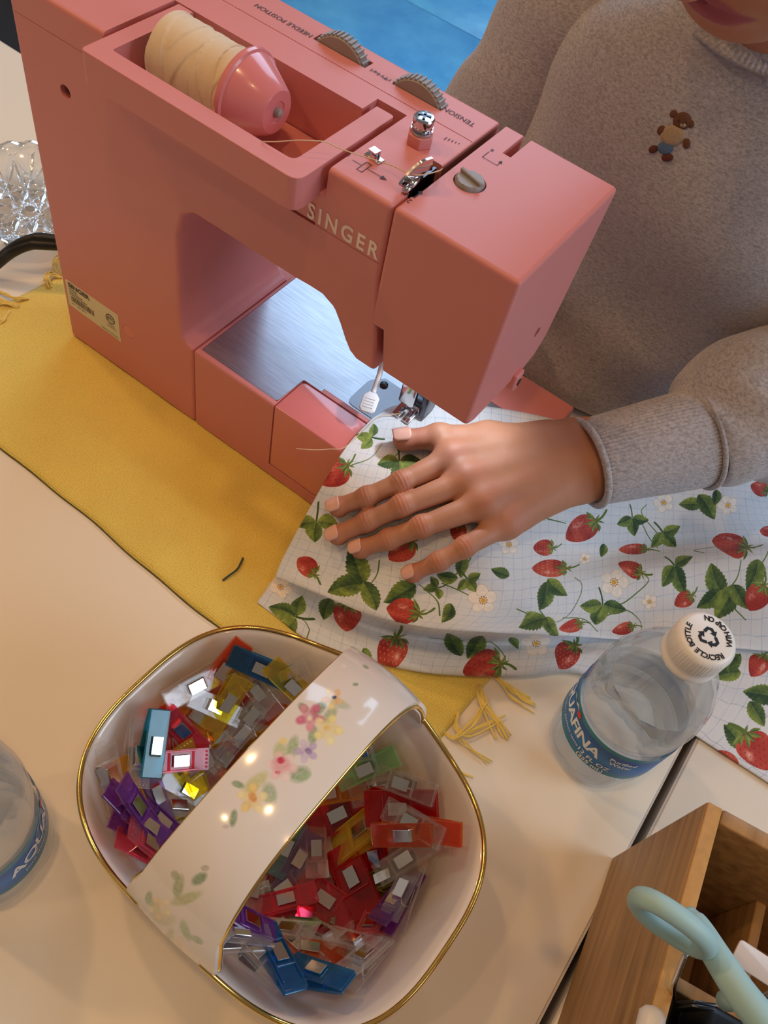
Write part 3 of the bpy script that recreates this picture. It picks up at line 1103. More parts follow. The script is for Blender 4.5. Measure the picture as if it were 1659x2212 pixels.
me = mesh(vv, ff, False)
pl = tag(link('crystal_plate', me, M['crystal'], None, loc=(-.113, .0665, 0)), 'round cut-glass crystal plate with star cuts and scalloped rim behind the machine', 'plate')

# ------------------------------------------------------------------ water bottles
def water_mat():
    m = bpy.data.materials.new('clear_water')
    m.use_nodes = True
    nt = m.node_tree
    nt.nodes.clear()
    out = N(nt, 'ShaderNodeOutputMaterial')
    g = N(nt, 'ShaderNodeBsdfGlass', IOR=1.24, Roughness=0.0)
    g.inputs[0].default_value = (.97, .985, 1, 1)
    t = N(nt, 'ShaderNodeBsdfTransparent')
    t.inputs[0].default_value = (.95, .97, .98, 1)
    mx = N(nt, 'ShaderNodeMixShader')
    mx.inputs[0].default_value = .34
    tc = N(nt, 'ShaderNodeTexCoord')
    nz = N(nt, 'ShaderNodeTexNoise', Scale=35.0)
    nt.links.new(tc.outputs['Object'], nz.inputs['Vector'])
    bp = N(nt, 'ShaderNodeBump', Strength=.22, Distance=.002)
    nt.links.new(nz.outputs['Fac'], bp.inputs['Height'])
    nt.links.new(bp.outputs['Normal'], g.inputs['Normal'])
    nt.links.new(g.outputs[0], mx.inputs[1])
    nt.links.new(t.outputs[0], mx.inputs[2])
    nt.links.new(mx.outputs[0], out.inputs[0])
    return m


def label_mat():
    m, nt, b = new_mat('blue_wrap')
    tc = N(nt, 'ShaderNodeTexCoord')
    sx = N(nt, 'ShaderNodeSeparateXYZ')
    nt.links.new(tc.outputs['Object'], sx.inputs[0])
    mr = N(nt, 'ShaderNodeMapRange')
    mr.inputs[1].default_value = .0318
    mr.inputs[2].default_value = .0612
    nt.links.new(sx.outputs[2], mr.inputs[0])
    cr = N(nt, 'ShaderNodeValToRGB')
    e = cr.color_ramp.elements
    e[0].position, e[0].color = 0, srgb(0, 122, 150)
    e[1].position, e[1].color = 1, srgb(16, 140, 160)
    for p, c in ((.10, srgb(0, 128, 158)), (.17, srgb(0, 108, 190)), (.5, srgb(0, 126, 206)), (.84, srgb(0, 84, 170)), (.90, srgb(10, 135, 160))):
        q = cr.color_ramp.elements.new(p)
        q.color = c
    nt.links.new(mr.outputs[0], cr.inputs[0])
    nt.links.new(cr.outputs[0], b.inputs['Base Color'])
    b.inputs['Roughness'].default_value = .3
    b.inputs['Specular IOR Level'].default_value = .25
    return m


M['pet'] = clear_plastic('clear_bottle', (.96, .98, 1), 1.0, .035, .04, .16)
M['water'] = water_mat()
M['wrap'] = label_mat()
M['print_white'] = pbr('white_print', srgb(240, 246, 250), .5)
M['red'] = pbr('red_print', srgb(220, 50, 40), .5)
M['cap_white'] = pbr('white_cap', srgb(238, 236, 234), .35, var=.015, sub=.1)
LR = .0293
HK = 1.13
ZC = .1130 * (HK - 1)


def bottle(name, label, loc, rotz):
    t = thing(name, label, 'bottle', loc, rotz, 'small water bottles with blue wraps')
    pr = [(.0001, .0035), (.010, .0030), (.016, .0008), (.021, .0), (.0255, .0022), (.0284, .0075), (.0294, .014), (.0294, .020), (.0288, .026), (.0277, .0292), (.0277, .0305),
          (.0277, .0525), (.0277, .0535), (.0284, .0560), (.0290, .0620), (.0292, .0700), (.0288, .0760), (.0268, .0850), (.0230, .0940), (.0190, .1010), (.0152, .1070), (.0128, .1105), (.0122, .1130), (.0122, .1160)]
    P = catmull(pr, 3)
    P[:, 1] *= HK
    P[:, 0] = np.maximum(P[:, 0], .0001)

    def rad(a, h):
        f = 1.0
        if h / HK < .026:
            f -= .075 * (1 - smooth(h / HK, .016, .026)) * (.5 - .5 * math.cos(5 * a)) ** 1.5
        if .074 < h / HK < .108:
            f += .012 * math.cos(16 * a) * float(smooth(h / HK, .074, .082)) * (1 - float(smooth(h / HK, .098, .108)))
        if .0555 < h / HK < .074:
            f += .008 * (abs(math.sin(6 * a + h * 120)) ** .5 - .8) * float(smooth(h / HK, .0555, .059)) * (1 - float(smooth(h / HK, .069, .074)))
        return f
    MB().lathe([tuple(q) for q in P], 96, rad=rad).obj('shell', M['pet'], t, smooth_=True)
    W_ = [(r * .965, h * .985 + .0008) for r, h in P if h < .088 * HK]
    W_.append((.0001, W_[-1][1]))
    MB().lathe(W_, 64, rad=rad).obj('water', M['water'], t, smooth_=True, sharp=50)
    wr = MB()
    n = 96
    v = []
    for z in (.0318, .0400, .0540, .0612):
        for k in range(n):
            a = 2 * math.pi * k / n
            v.append((LR * math.cos(a), LR * math.sin(a), z))
    wr.add(v, grid_faces(4, n, True))
    w = wr.obj('label_wrap', M['wrap'], t, smooth_=True)

    def curved(me, name, mat, a0, z0, lift=.00018, par=w):
        warp(me, lambda c: np.stack([(LR + lift) * np.cos(a0 + c[:, 0] / LR), (LR + lift) * np.sin(a0 + c[:, 0] / LR), z0 + c[:, 1]], -1))
        return link(name, me, mat, par)

    me = text_mesh('AQUAFINA', .0122, spacing=.92, offset=.00030, res=4)
    wx = [v.co.x for v in me.vertices]
    warp(me, lambda c: c * (.054 / (max(wx) - min(wx)), 1, 1))
    curved(me, 'lettering', M['print_white'], math.radians(-143), .0478)
    curved(text_mesh('pure water, perfect taste', .0036, res=2), 'lettering', M['print_white'], math.radians(-148), .0392)
    curved(text_mesh('Purified', .0046, res=2, offset=.0001), 'lettering', M['print_white'], math.radians(-68), .0520)
    curved(text_mesh('Water', .0046, res=2, offset=.0001), 'lettering', M['print_white'], math.radians(-68), .0478)
    curved(text_mesh('12 FL OZ', .0050, res=2, offset=.0001), 'lettering', M['print_white'], math.radians(-93), .0390)
    curved(text_mesh('(355 mL)', .0046, res=2, offset=.0001), 'lettering', M['print_white'], math.radians(-93), .0345)
    b = MB().add([(-.008, 0, 0), (-.004, .0028, 0), (-.0015, .0016, 0), (.0014, .0042, 0), (.007, 0, 0)], [(0, 1, 2, 3, 4)])
    curved(b.me(), 'mountain_mark', M['print_white'], math.radians(-146), .0545)
    b = MB().add([(.0021 * math.cos(q), .0021 * math.sin(q), 0) for q in np.linspace(0, 2 * math.pi, 15)[:-1]], [tuple(range(14))])
    curved(b.me(), 'sun_mark', M['red'], math.radians(-134), .0565, .0002)

    # cap
    def ridge(a, h):
        return 1 + (.016 * (math.cos(60 * a) > 0) if .1165 < h - ZC < .1262 else 0)
    cpr = [(.0122, .1098), (.0140, .1098), (.0141, .1125), (.0137, .1130), (.0137, .1150), (.0136, .1160), (.0138, .1170), (.0138, .1255), (.0134, .1268), (.0124, .1280), (.0110, .1286), (0.0001, .1288)]
    cp = MB().lathe([(r, h + ZC) for r, h in cpr], 240, rad=ridge).obj('cap', M['cap_white'], t, smooth_=True, sharp=60)
    zc = .12885 + ZC
    rot_img = math.radians(35.7) - rotz

    def arc(s, mid, span, cw, r, h):
        wd_ = [{'I': .42, ' ': .62, 'W': 1.22, 'O': 1.08, 'N': 1.04}.get(q, .92) for q in s]
        cum = np.cumsum(wd_) - np.array(wd_) / 2
        for i, ch_ in enumerate(s):
            if ch_ == ' ':
                continue
            f = (cum[i] / sum(wd_) - .5) * span
            a = mid + (-f if cw else f)
            me_ = text_mesh(ch_, h, offset=.00012, res=2)
            er = np.array([math.cos(a), math.sin(a), 0])
            et = np.array([-math.sin(a), math.cos(a), 0])
            ex, ey = (-et, er) if cw else (et, -er)
            link('lettering', frame_mesh(me_, er * r + np.array([0, 0, zc]), ex, ey, 0), M['black'], cp)
    arc('RECYCLE BOTTLE', math.radians(-140) + rot_img, math.radians(160), True, .0096, .0036)
    arc('WITH CAP ON', math.radians(33) + rot_img, math.radians(112), False, .0096, .0036)
    for k in range(3):
        a = k * 2 * math.pi / 3 + .3
        ca, sa = math.cos(a), math.sin(a)
        pts = [(-.0030, .0024), (-.0014, .0050), (.0012, .0050), (.0024, .0036), (.0033, .0042), (.0030, .0010), (.0002, .0022), (.0012, .0028), (.0004, .0036), (-.0006, .0036), (-.0016, .0016)]
        MB().add([(x * ca - y * sa, x * sa + y * ca, zc) for x, y in pts], [tuple(range(len(pts)))]).obj('recycle_arrow', M['black'], cp)
    return t


bottle('water_bottle', 'small water bottle with white cap and blue wrap beside the floral fabric', (.4345, -.0195, .0002), 0)
bottle('water_bottle', 'half-seen water bottle cut off by the left edge below the mat', (.2214, -.2587, .0002), math.radians(186))

# ------------------------------------------------------------------ bamboo organiser box with its tools
def bamboo(name, vert):
    m, nt, b = new_mat(name)
    tc = N(nt, 'ShaderNodeTexCoord')
    mp = N(nt, 'ShaderNodeMapping')
    mp.inputs['Scale'].default_value = (70, 7, 90) if vert else (90, 18, 18)
    nt.links.new(tc.outputs['Object'], mp.inputs['Vector'])
    nz = N(nt, 'ShaderNodeTexNoise', Scale=1.6, Detail=6.0, Distortion=.6)
    nt.links.new(mp.outputs['Vector'], nz.inputs['Vector'])
    cr = N(nt, 'ShaderNodeValToRGB')
    cr.color_ramp.elements[0].position = .28
    cr.color_ramp.elements[0].color = srgb(138, 102, 62)
    cr.color_ramp.elements[1].position = .72
    cr.color_ramp.elements[1].color = srgb(188, 148, 98)
    nt.links.new(nz.outputs['Fac'], cr.inputs[0])
    nt.links.new(cr.outputs[0], b.inputs['Base Color'])
    b.inputs['Roughness'].default_value = .5
    bp = N(nt, 'ShaderNodeBump', Strength=.15, Distance=.0005)
    nt.links.new(nz.outputs['Fac'], bp.inputs['Height'])
    nt.links.new(bp.outputs['Normal'], b.inputs['Normal'])
    return m


M['bamboo'] = bamboo('bamboo_side', True)
M['bamboo_end'] = pbr('bamboo_end_grain', srgb(196, 146, 78), .55, var=.22, scale=260)
BX = thing('organizer_box', 'open bamboo organiser box with dividers at lower right corner of the table', 'box', (.4728, -.0683, .0002), math.radians(8.5))
BH, BT, BL, BW = .1105, .0072, .205, .150
MB().box(0, BT, -BL, 0, 0, BH - .0012).obj('side_board', M['bamboo'], BX, bevel=.001)
MB().box(.0003, BT - .0003, -BL + .0003, -.0003, BH - .0013, BH).obj('top_edge', M['bamboo_end'], BX, bevel=.0005)
MB().box(BT, BW, -BT, 0, 0, BH).obj('back_board', M['bamboo'], BX, bevel=.001)
MB().box(BW, BW + BT, -BL, 0, 0, BH).obj('side_board', M['bamboo'], BX, bevel=.001)
MB().box(BT, BW, -BL, -BL + BT, 0, BH).obj('front_board', M['bamboo'], BX, bevel=.001)
MB().box(BT, BW, -BL + BT, -BT, .002, .007).obj('bottom_board', M['bamboo'], BX)
MB().box(BT, BW, -.0680, -.0620, .007, .0760).obj('divider', M['bamboo'], BX, bevel=.0008)
MB().box(.0520, .0570, -.0620, -BT, .007, .0600).obj('divider', M['bamboo'], BX, bevel=.0008)
MB().box(BT, BW, -.1380, -.1320, .007, .0760).obj('divider', M['bamboo'], BX, bevel=.0008)

M['mint'] = pbr('mint_soft_grip', srgb(166, 204, 206), .55, var=.06, scale=60)
scs = thing('scissors', 'scissors with pale mint handles sticking out of the bamboo box', 'scissors')


def ring(c, ax, bx, la, lb, n=40, e=2.3):
    out = []
    for k in range(n):
        a = 2 * math.pi * k / n
        ca, sa = math.cos(a), math.sin(a)
        out.append(c + ax * la * abs(ca) ** (2 / e) * np.sign(ca) + bx * lb * abs(sa) ** (2 / e) * np.sign(sa))
    return out


ZS = .158
p0, p1 = at(1378, 1944, ZS + .004), at(1526, 2046, ZS - .004)
ax = (p1 - p0) / np.linalg.norm(p1 - p0)
vw = (CAM_POS - (p0 + p1) / 2)
vw /= np.linalg.norm(vw)
sd = np.cross(vw, ax)
sd /= np.linalg.norm(sd)
bx = vw * .975 + sd * .20
bx /= np.linalg.norm(bx)
MB().tube(ring((p0 + p1) / 2, ax, bx, np.linalg.norm(p1 - p0) / 2, .0150), .0037, 12, closed=True).obj('handle_loop', M['mint'], scs, smooth_=True)
q = catmull([at(1484, 1978, ZS - .020), at(1510, 2005, ZS - .016), at(1552, 2072, ZS - .010), at(1604, 2150, ZS - .008), at(1665, 2225, ZS - .010), at(1740, 2320, ZS - .014)], 6)
MB().tube(q, [.0040] * 4 + list(np.linspace(.0045, .0068, len(q) - 4)), 14).obj('handle_shank', M['mint'], scs, smooth_=True)
c2 = at(1760, 2350, ZS - .014)
MB().tube(ring(c2, ax, bx, .020, .013), .0045, 10, closed=True).obj('handle_loop', M['mint'], scs, smooth_=True)
jb = at(1540, 2062, ZS - .012)
jn = at(1604, 2150, ZS - .010)
MB().tube([jn, jn + np.array([.0005, -.0005, -.013])], [.0044, .0036], 12).obj('handle_neck', M['mint'], scs, smooth_=True)
jb = jn + np.array([-.003, -.003, -.002])
MB().prism([(-.0045, 0), (.0045, 0), (.0010, -.105), (-.0010, -.105)], -.0006, .0006, 'y').obj('blade', M['steel_dark'], scs, bevel=.0003, loc=tuple(jb + np.array([.004, .002, -.028])), rot=(.05, -.06, .5))
MB().prism([(-.0045, 0), (.0045, 0), (.0010, -.105), (-.0010, -.105)], -.0006, .0006, 'y').obj('blade', M['steel_dark'], scs, bevel=.0003, loc=tuple(jb + np.array([.004, .0035, -.028])), rot=(.05, .02, .5))

r1 = thing('seam_tool', 'tool with a flat pale handle leaning in the bamboo box behind the scissors', 'tool')
h0, h1 = at(1588, 2052, .130), at(1700, 2125, .120)
dx = (h1 - h0) / np.linalg.norm(h1 - h0)
tb = MB().prism(fillet([(0, -.006), (.034, -.006), (.034, .006), (0, .006)], {0: .002, 1: .002, 2: .002, 3: .002}), -.002, .002, 'z').obj('handle', pbr('pale_handle', srgb(222, 208, 200), .4), r1, bevel=.0006)
warp(tb.data, lambda c: h0 + c[:, :1] * dx + c[:, 1:2] * np.cross(vw, dx) + c[:, 2:3] * vw)
MB().tube([h1, h1 + np.array([.006, -.004, -.05]), h1 + np.array([.008, -.006, -.110])], .0014, 8).obj('shaft', M['chrome'], r1, smooth_=True)
wi = thing('wire_hook', 'bent silver wire hook standing in the bamboo box under the mint scissor loop', 'hook')
MB().tube(catmull(A((1482, 2058, .135), (1466, 2098, .125), (1455, 2128, .118), (1455, 2160, .105), (1446, 2190, .095), (1434, 2240, .08)), 5) , .0011, 8).obj('wire', M['chrome'], wi, smooth_=True)
wq = at(1434, 2240, .08)
MB().tube([wq, wq + np.array([.001, 0, -.071])], .0011, 8).obj('wire_stem', M['chrome'], wi, smooth_=True)
bc = thing('black_case', 'glossy black case standing in the front compartment of the bamboo box', 'case', (.5335, -.1528, .0075), math.radians(8.5))
MB().box(-.0235, .0235, -.0205, .0205, 0, .095).obj('case_body', M['black'], bc, bevel=.004, segs=3)
MB().box(-.0239, .0239, -.0209, .0209, .070, .0715).obj('case_seam', M['steel_dark'], bc)
kn = thing('white_tool_cap', 'round white tool end poking up by the bamboo box side, at bottom edge', 'tool')
e0, e1 = at(1410, 2190, .124), at(1396, 2260, .120)
MB().tube([e0 + (e0 - e1) * .25, e0 + (e0 - e1) * .18, e0, e1, e1 + (e1 - e0) * .3], [.0005, .0030, .0048, .0052, .0050], 16).obj('grip', M['white_plastic'], kn, smooth_=True)
MB().tube([e1, e1 + np.array([.012, -.004, .002]), (e1[0] + .024, e1[1] - .004, .0085)], .0018, 8).obj('stem', M['chrome'], kn, smooth_=True)

# ------------------------------------------------------------------ strawberry fabric
def drape(x, y):
    """height of the cloth over the machine bed, falling off its back and right end like a tent"""
    d = math.hypot(max(x - .309, 0), max(-y, 0))
    return .0731 * (1 - float(smooth(d, 0, .098)))


def on_cloth(px, py, extra=0.0):
    z = .03
    for _ in range(60):
        p = at(px, py, z)
        z += .5 * (max(.0034, drape(p[0], p[1])) + extra - z)
    return at(px, py, z)


T = [
    [(806, 903), (850, 878), (930, 868), (1060, 880), (1190, 905), (1320, 945), (1450, 985), (1580, 1012), (1672, 1032)],
    [(765, 945), (830, 950), (930, 955), (1060, 975), (1190, 1000), (1320, 1030), (1450, 1050), (1580, 1062), (1690, 1078)],
    [(728, 995), (800, 1015), (920, 1030), (1060, 1050), (1190, 1080), (1320, 1100), (1450, 1110), (1580, 1115), (1720, 1122)],
    [(690, 1060), (780, 1085), (910, 1110), (1060, 1140), (1190, 1150), (1320, 1150), (1450, 1150), (1590, 1145), (1750, 1142)],
    [(655, 1125), (760, 1150), (900, 1185), (1060, 1208), (1190, 1203), (1320, 1193), (1450, 1183), (1600, 1170), (1770, 1162)],
    [(625, 1180), (745, 1215), (890, 1260), (1060, 1280), (1190, 1265), (1320, 1245), (1450, 1225), (1600, 1205), (1780, 1190)],
    [(607, 1215), (730, 1258), (880, 1308), (1040, 1328), (1190, 1325), (1320, 1320), (1450, 1312), (1600, 1300), (1785, 1290)],
    [(597, 1240), (722, 1292), (850, 1335), (1000, 1358), (1140, 1364), (1320, 1372), (1450, 1382), (1600, 1392), (1790, 1400)],
]
TX = [[0] * 9, [0] * 9, [0] * 9, [0, 0, 0, 0, 0, .001, .001, .001, .001], [0, 0, 0, .001, .002, .002, .002, .003, .003],
      [0, .001, .003, .007, .013, .015, .015, .014, .012], [.002, .004, .009, .013, .014, .012, .010, .009, .009], [.005, .009, .015, .016, .015, .013, .012, .011, .010]]
rows = [[on_cloth(x, y, e) for (x, y), e in zip(r, ex)] for r, ex in zip(T, TX)]
fold = rows[-1]
prev = rows[-2]
n_top = len(rows)


def back(i, f, z):
    """points a distance f behind the fold edge, at height z"""
    out = []
    for p, q in zip(fold, prev):
        d = (q - p)[:2]
        d = d / np.linalg.norm(d)
        out.append(np.array([p[0] + d[0] * f, p[1] + d[1] * f, z if not callable(z) else z(p)]))
    return out


rows.append([p + np.array([0, 0, -.0028]) for p in back(0, .0016, lambda p: p[2])])
rows.append(back(0, .014, lambda p: max(.0050, p[2] - .0060)))
rows.append(back(0, .019, lambda p: max(.0042, p[2] - .0085)))
rows.append(back(0, .010, lambda p: max(.0036, p[2] - .0098)))
Bp = [
    [(585, 1258), (712, 1318), (838, 1362), (985, 1384), (1135, 1388), (1290, 1394), (1440, 1412), (1590, 1432), (1780, 1450)],
    [(572, 1278), (700, 1352), (833, 1398), (968, 1420), (1128, 1422), (1265, 1420), (1420, 1455), (1560, 1505), (1765, 1570)],
    [(560, 1294), (692, 1380), (830, 1424), (957, 1446), (1122, 1449), (1252, 1442), (1405, 1500), (1520, 1560), (1720, 1690)],
    [(555, 1302), (688, 1394), (828, 1434), (955, 1456), (1120, 1459), (1248, 1453), (1400, 1520), (1495, 1582), (1700, 1715)],
]
BZ = [[.0035, .0045, .0060, .0070, .0080, .0080, .0070, .0060, .0055], [.0040, .0060, .0090, .0115, .0125, .0110, .0080, .0050, .0040],
      [.0036, .0055, .0085, .0105, .0112, .0100, .0060, .0032, .0030], [.0030, .0034, .0052, .0062, .0066, .0058, .0040, .0022, .0022]]
n_low = len(rows)
rows += [[at(x, y, z) for (x, y), z in zip(r, zz)] for r, zz in zip(Bp, BZ)]
last = rows[-1]
rows.append([p + np.array([-.001, .004, 0]) * 1.0 + np.array([0, 0, max(.0008, p[2] - .0045) - p[2]]) for p in last])
G = np.array(rows)
SUBV, SUBU = 14, 26
tmp = np.array([catmull(G[:, j], SUBV) for j in range(G.shape[1])])            # cols, nv, 3
P = np.array([catmull(tmp[:, i], SUBU) for i in range(tmp.shape[1])])          # nv, nu, 3
NV, NU = P.shape[:2]
# soft unevenness of the cloth
iu, iv = np.meshgrid(np.arange(NU) / SUBU, np.arange(NV) / SUBV)
P[..., 2] += (.0007 * np.sin(iu * 2.3 + iv * 1.7) + .0004 * np.sin(iu * 5.1 - iv * 2.9)) * smooth(iv, 2.0, 4.0) * smooth(P[..., 2], .003, .012)
P[..., 2] = np.maximum(P[..., 2], np.where((P[..., 0] < .383) & (P[..., 1] > -.112), .0034, .0009))
# machine bed stays below the cloth
bedm = (P[..., 0] < .3135) & (P[..., 1] > -.0012) & (P[..., 1] < .1315)
P[..., 2] = np.where(bedm, np.maximum(P[..., 2], HB + .0012), P[..., 2])
du = np.linalg.norm(np.diff(P, axis=1), axis=2).mean(0)
dv_ = np.linalg.norm(np.diff(P, axis=0), axis=2).mean(1)
U = np.concatenate([[0], np.cumsum(du)])
V = np.concatenate([[0], np.cumsum(dv_)])
PIX = proj(P)
PXM = .00017
TW, TH = int(U[-1] / PXM) + 1, int(V[-1] / PXM) + 1
rng = np.random.default_rng(5)


def lownoise(h, w, cells):
    a = rng.random((cells * h // max(h, w) + 3, cells * w // max(h, w) + 3))
    y = np.linspace(0, a.shape[0] - 2.001, h)
    x = np.linspace(0, a.shape[1] - 2.001, w)
    yi, xi = y.astype(int), x.astype(int)
    fy, fx = (y - yi)[:, None], (x - xi)[None]
    fy, fx = fy * fy * (3 - 2 * fy), fx * fx * (3 - 2 * fx)
    return ((a[yi][:, xi] * (1 - fx) + a[yi][:, xi + 1] * fx) * (1 - fy) + (a[yi + 1][:, xi] * (1 - fx) + a[yi + 1][:, xi + 1] * fx) * fy).astype(np.float32)


class Canvas:
    """flat print held as a numpy picture, coordinates in texels"""

    def __init__(s, w, h, col):
        s.w, s.h = w, h
        s.a = np.empty((h, w, 3), np.float32)
        s.a[:] = col
        s.n1 = lownoise(h, w, 60)
        s.n2 = lownoise(h, w, 220)

    def area(s, c, r):
        x0, x1 = max(0, int(c[0] - r)), min(s.w, int(c[0] + r) + 1)
        y0, y1 = max(0, int(c[1] - r)), min(s.h, int(c[1] + r) + 1)
        if x1 <= x0 or y1 <= y0:
            return None
        yy, xx = np.mgrid[y0:y1, x0:x1].astype(np.float32)
        return slice(y0, y1), slice(x0, x1), xx, yy

    def put(s, sl, m, col):
        m = np.clip(m, 0, 1)[..., None]
        s.a[sl] = s.a[sl] * (1 - m) + np.asarray(col, np.float32) * m

    def stroke(s, pts, w, col, op=1.0, taper=0.0):
        pts = np.asarray(pts, float)
        for i, (p, q) in enumerate(zip(pts[:-1], pts[1:])):
            t_ = i / max(1, len(pts) - 1)
            ww = w * (1 - taper * t_)
            a = s.area((p + q) / 2, np.linalg.norm(q - p) / 2 + ww + 2)
            if a is None:
                continue
            sy, sx, xx, yy = a
            d = q - p
            l2 = d @ d + 1e-9
            t = np.clip(((xx - p[0]) * d[0] + (yy - p[1]) * d[1]) / l2, 0, 1)
            dist = np.hypot(xx - p[0] - t * d[0], yy - p[1] - t * d[1])
            s.put((sy, sx), np.clip(ww / 2 + .5 - dist, 0, 1) * op, col)


def C(r, g, b):
    return np.array([r, g, b], np.float32) / 255


class Stamp:
    """local frame of one motif: unit length along its axis; J maps texels to picture units"""

    def __init__(s, cv, c, J, ang, size, squash=1.0):
        s.cv, s.c = cv, np.asarray(c, float)
        ca, sa = math.cos(ang), math.sin(ang)
        s.M = np.array([[ca, sa], [-sa, ca]]) @ J / size
        s.M[1] /= squash
        s.Mi = np.linalg.inv(s.M)
        s.r = np.abs(s.Mi).sum(1).max()

    def loc(s, reach):
        a = s.cv.area(s.c, s.r * reach)
        if a is None:
            return None
        sy, sx, xx, yy = a
        dx, dy = xx - s.c[0], yy - s.c[1]
        return (sy, sx), s.M[0, 0] * dx + s.M[0, 1] * dy, s.M[1, 0] * dx + s.M[1, 1] * dy

    def tex(s, x, y):
        return s.c + s.Mi @ np.array([x, y])

    @property
    def px(s):
        return s.r / 1.3            # texels per unit


def leaf_in(st, ox, oy, ang, L, wid=.30, light=0.0, seed=0):
    q = st.loc(abs(ox) + abs(oy) + L + .1)
    if q is None:
        return
    sl, x, y = q
    ca, sa = math.cos(ang), math.sin(ang)
    u = ((x - ox) * ca + (y - oy) * sa) / L
    v = (-(x - ox) * sa + (y - oy) * ca) / L
    v = v - .08 * math.sin(seed * 2.3) * np.sin(np.pi * np.clip(u, 0, 1))
    uc = np.clip(u, 1e-4, .9999)
    w = wid * np.sin(np.pi * uc ** .85) ** .8 * (1.05 - .25 * uc)
    saw = (uc * 9 + .25 * np.sign(v)) % 1.0
    w = w * (1 + .16 * (saw - .6))
    aa = st.px * L
    m = np.clip((w - np.abs(v)) * aa + .5, 0, 1) * np.clip(u * aa + .5, 0, 1) * np.clip((1 - u) * aa + .5, 0, 1)
    n1, n2 = st.cv.n1[sl], st.cv.n2[sl]
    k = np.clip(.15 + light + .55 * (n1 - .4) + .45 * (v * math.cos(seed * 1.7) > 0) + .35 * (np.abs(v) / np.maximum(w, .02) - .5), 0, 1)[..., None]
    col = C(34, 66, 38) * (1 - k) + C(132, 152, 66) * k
    col = col * (.86 + .3 * n2[..., None])
    st.cv.put(sl, m, col)
    vein = np.clip(1 - np.abs(v) * aa / 1.1, 0, 1) * .55
    br = np.abs(((uc + np.abs(v) * -.75) * 6) % 1.0 - .5) * 2
    vein = np.maximum(vein, np.clip((.16 - br) * 6, 0, 1) * .28)
    st.cv.put(sl, m * vein, C(176, 190, 120))


def strawberry(cv, c, J, ang, size, seed=0, squash=1.0):
    st = Stamp(cv, c, J, ang, size, squash)
    q = st.loc(1.0)
    if q is None:
        return
    sl, x, y = q
    xt = np.where(x < -.12, (x + .12) / .38, (x + .12) / .62)
    w = .45 * np.clip(1 - xt * xt, 0, 1) ** np.where(x < -.12, .5, .72)
    m = np.clip((w - np.abs(y)) * st.px + .5, 0, 1) * (np.abs(xt) < 1)
    n1, n2 = cv.n1[sl], cv.n2[sl]
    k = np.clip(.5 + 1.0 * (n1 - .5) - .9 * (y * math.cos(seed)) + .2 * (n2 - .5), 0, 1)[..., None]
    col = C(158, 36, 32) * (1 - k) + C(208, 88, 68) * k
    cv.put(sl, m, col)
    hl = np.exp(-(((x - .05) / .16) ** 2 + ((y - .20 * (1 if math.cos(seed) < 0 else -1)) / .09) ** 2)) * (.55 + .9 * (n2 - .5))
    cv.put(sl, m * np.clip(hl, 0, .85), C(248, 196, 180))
    # seeds
    gx, gy = x * 7.5, y * 7.5
    row = np.floor(gx)
    sy_ = (gy + .5 * (row % 2)) % 1.0 - .5
    sx_ = gx % 1.0 - .5
    sd_ = np.clip(1 - ((sx_ / .20) ** 2 + (sy_ / .11) ** 2), 0, 1) ** .5
    cv.put(sl, m * sd_ * .8 * (w - np.abs(y) > .03), C(250, 206, 150) if seed % 2 else C(96, 14, 18))
    for i, a in enumerate(np.linspace(-1.25, 1.25, 6)):
        leaf_in(st, -.47, .10 * a, a + (math.pi if i in (2, 3) else 0) * .0 + (0 if i not in (2, 3) else 0), .30 + .06 * (i % 2), .17, .15 + .25 * (i % 2), seed + i)
    for a in (-2.3, 2.4, 3.05):
        leaf_in(st, -.47, 0, a, .26, .15, .4, seed + a)
    cv.stroke([st.tex(-.47 - .42 * t, .22 * t * t * (1 if seed % 3 else -1)) for t in np.linspace(0, 1, 9)], max(1.6, st.px * .055), C(92, 120, 48))


def trefoil(cv, c, J, ang, size, seed=0, n=3, light=0.0):
    st = Stamp(cv, c, J, ang, size)
    if n == 1:
        leaf_in(st, -.5, 0, 0, 1.0, .31, light, seed)
        return
    cv.stroke([st.tex(-.45 * t, .08 * t * t) for t in np.linspace(0, 1, 7)], max(1.5, st.px * .05), C(60, 92, 44))
    for i, a in enumerate((0, 1.35, -1.35)[:n]):
        leaf_in(st, .03 * math.cos(a), .03 * math.sin(a), a + .2 * math.sin(seed + i), .70 if i == 0 else .62, .36, light + .12 * ((seed + i) % 3), seed + i)


def blossom(cv, c, J, ang, size, seed=0):
    st = Stamp(cv, c, J, ang, size)
    for i in range(5):
        a = i * 2 * math.pi / 5 + .3 * seed
        q = st.loc(.75)
        if q is None:
            return
        sl, x, y = q
        u = x * math.cos(a) + y * math.sin(a)
        v = -x * math.sin(a) + y * math.cos(a)
        d = 1 - np.sqrt(((u - .29) / .22) ** 2 + (v / .20) ** 2)
        e = d * .2 * st.px
        cv.put(sl, np.clip(e + .5, 0, 1), C(250, 242, 232) * (.96 + .06 * cv.n2[sl][..., None]))
        cv.put(sl, np.clip(1.1 - np.abs(e), 0, 1) * .6, C(196, 150, 112))
        cv.put(sl, np.clip(1 - np.abs(v) * st.px / .9, 0, 1) * (u > .05) * (u < .26) * .35, C(214, 170, 110))
    sl, x, y = st.loc(.75)
    r = np.hypot(x, y)
    cv.put(sl, np.clip((.085 - r) * st.px + .5, 0, 1), C(226, 176, 60))
    for i in range(10):
        a = i * .63 + seed
        d = np.hypot(x - .13 * math.cos(a), y - .13 * math.sin(a))
        cv.put(sl, np.clip((.022 - d) * st.px + .5, 0, 1), C(150, 84, 40))


cv = Canvas(TW, TH, C(226, 230, 236))
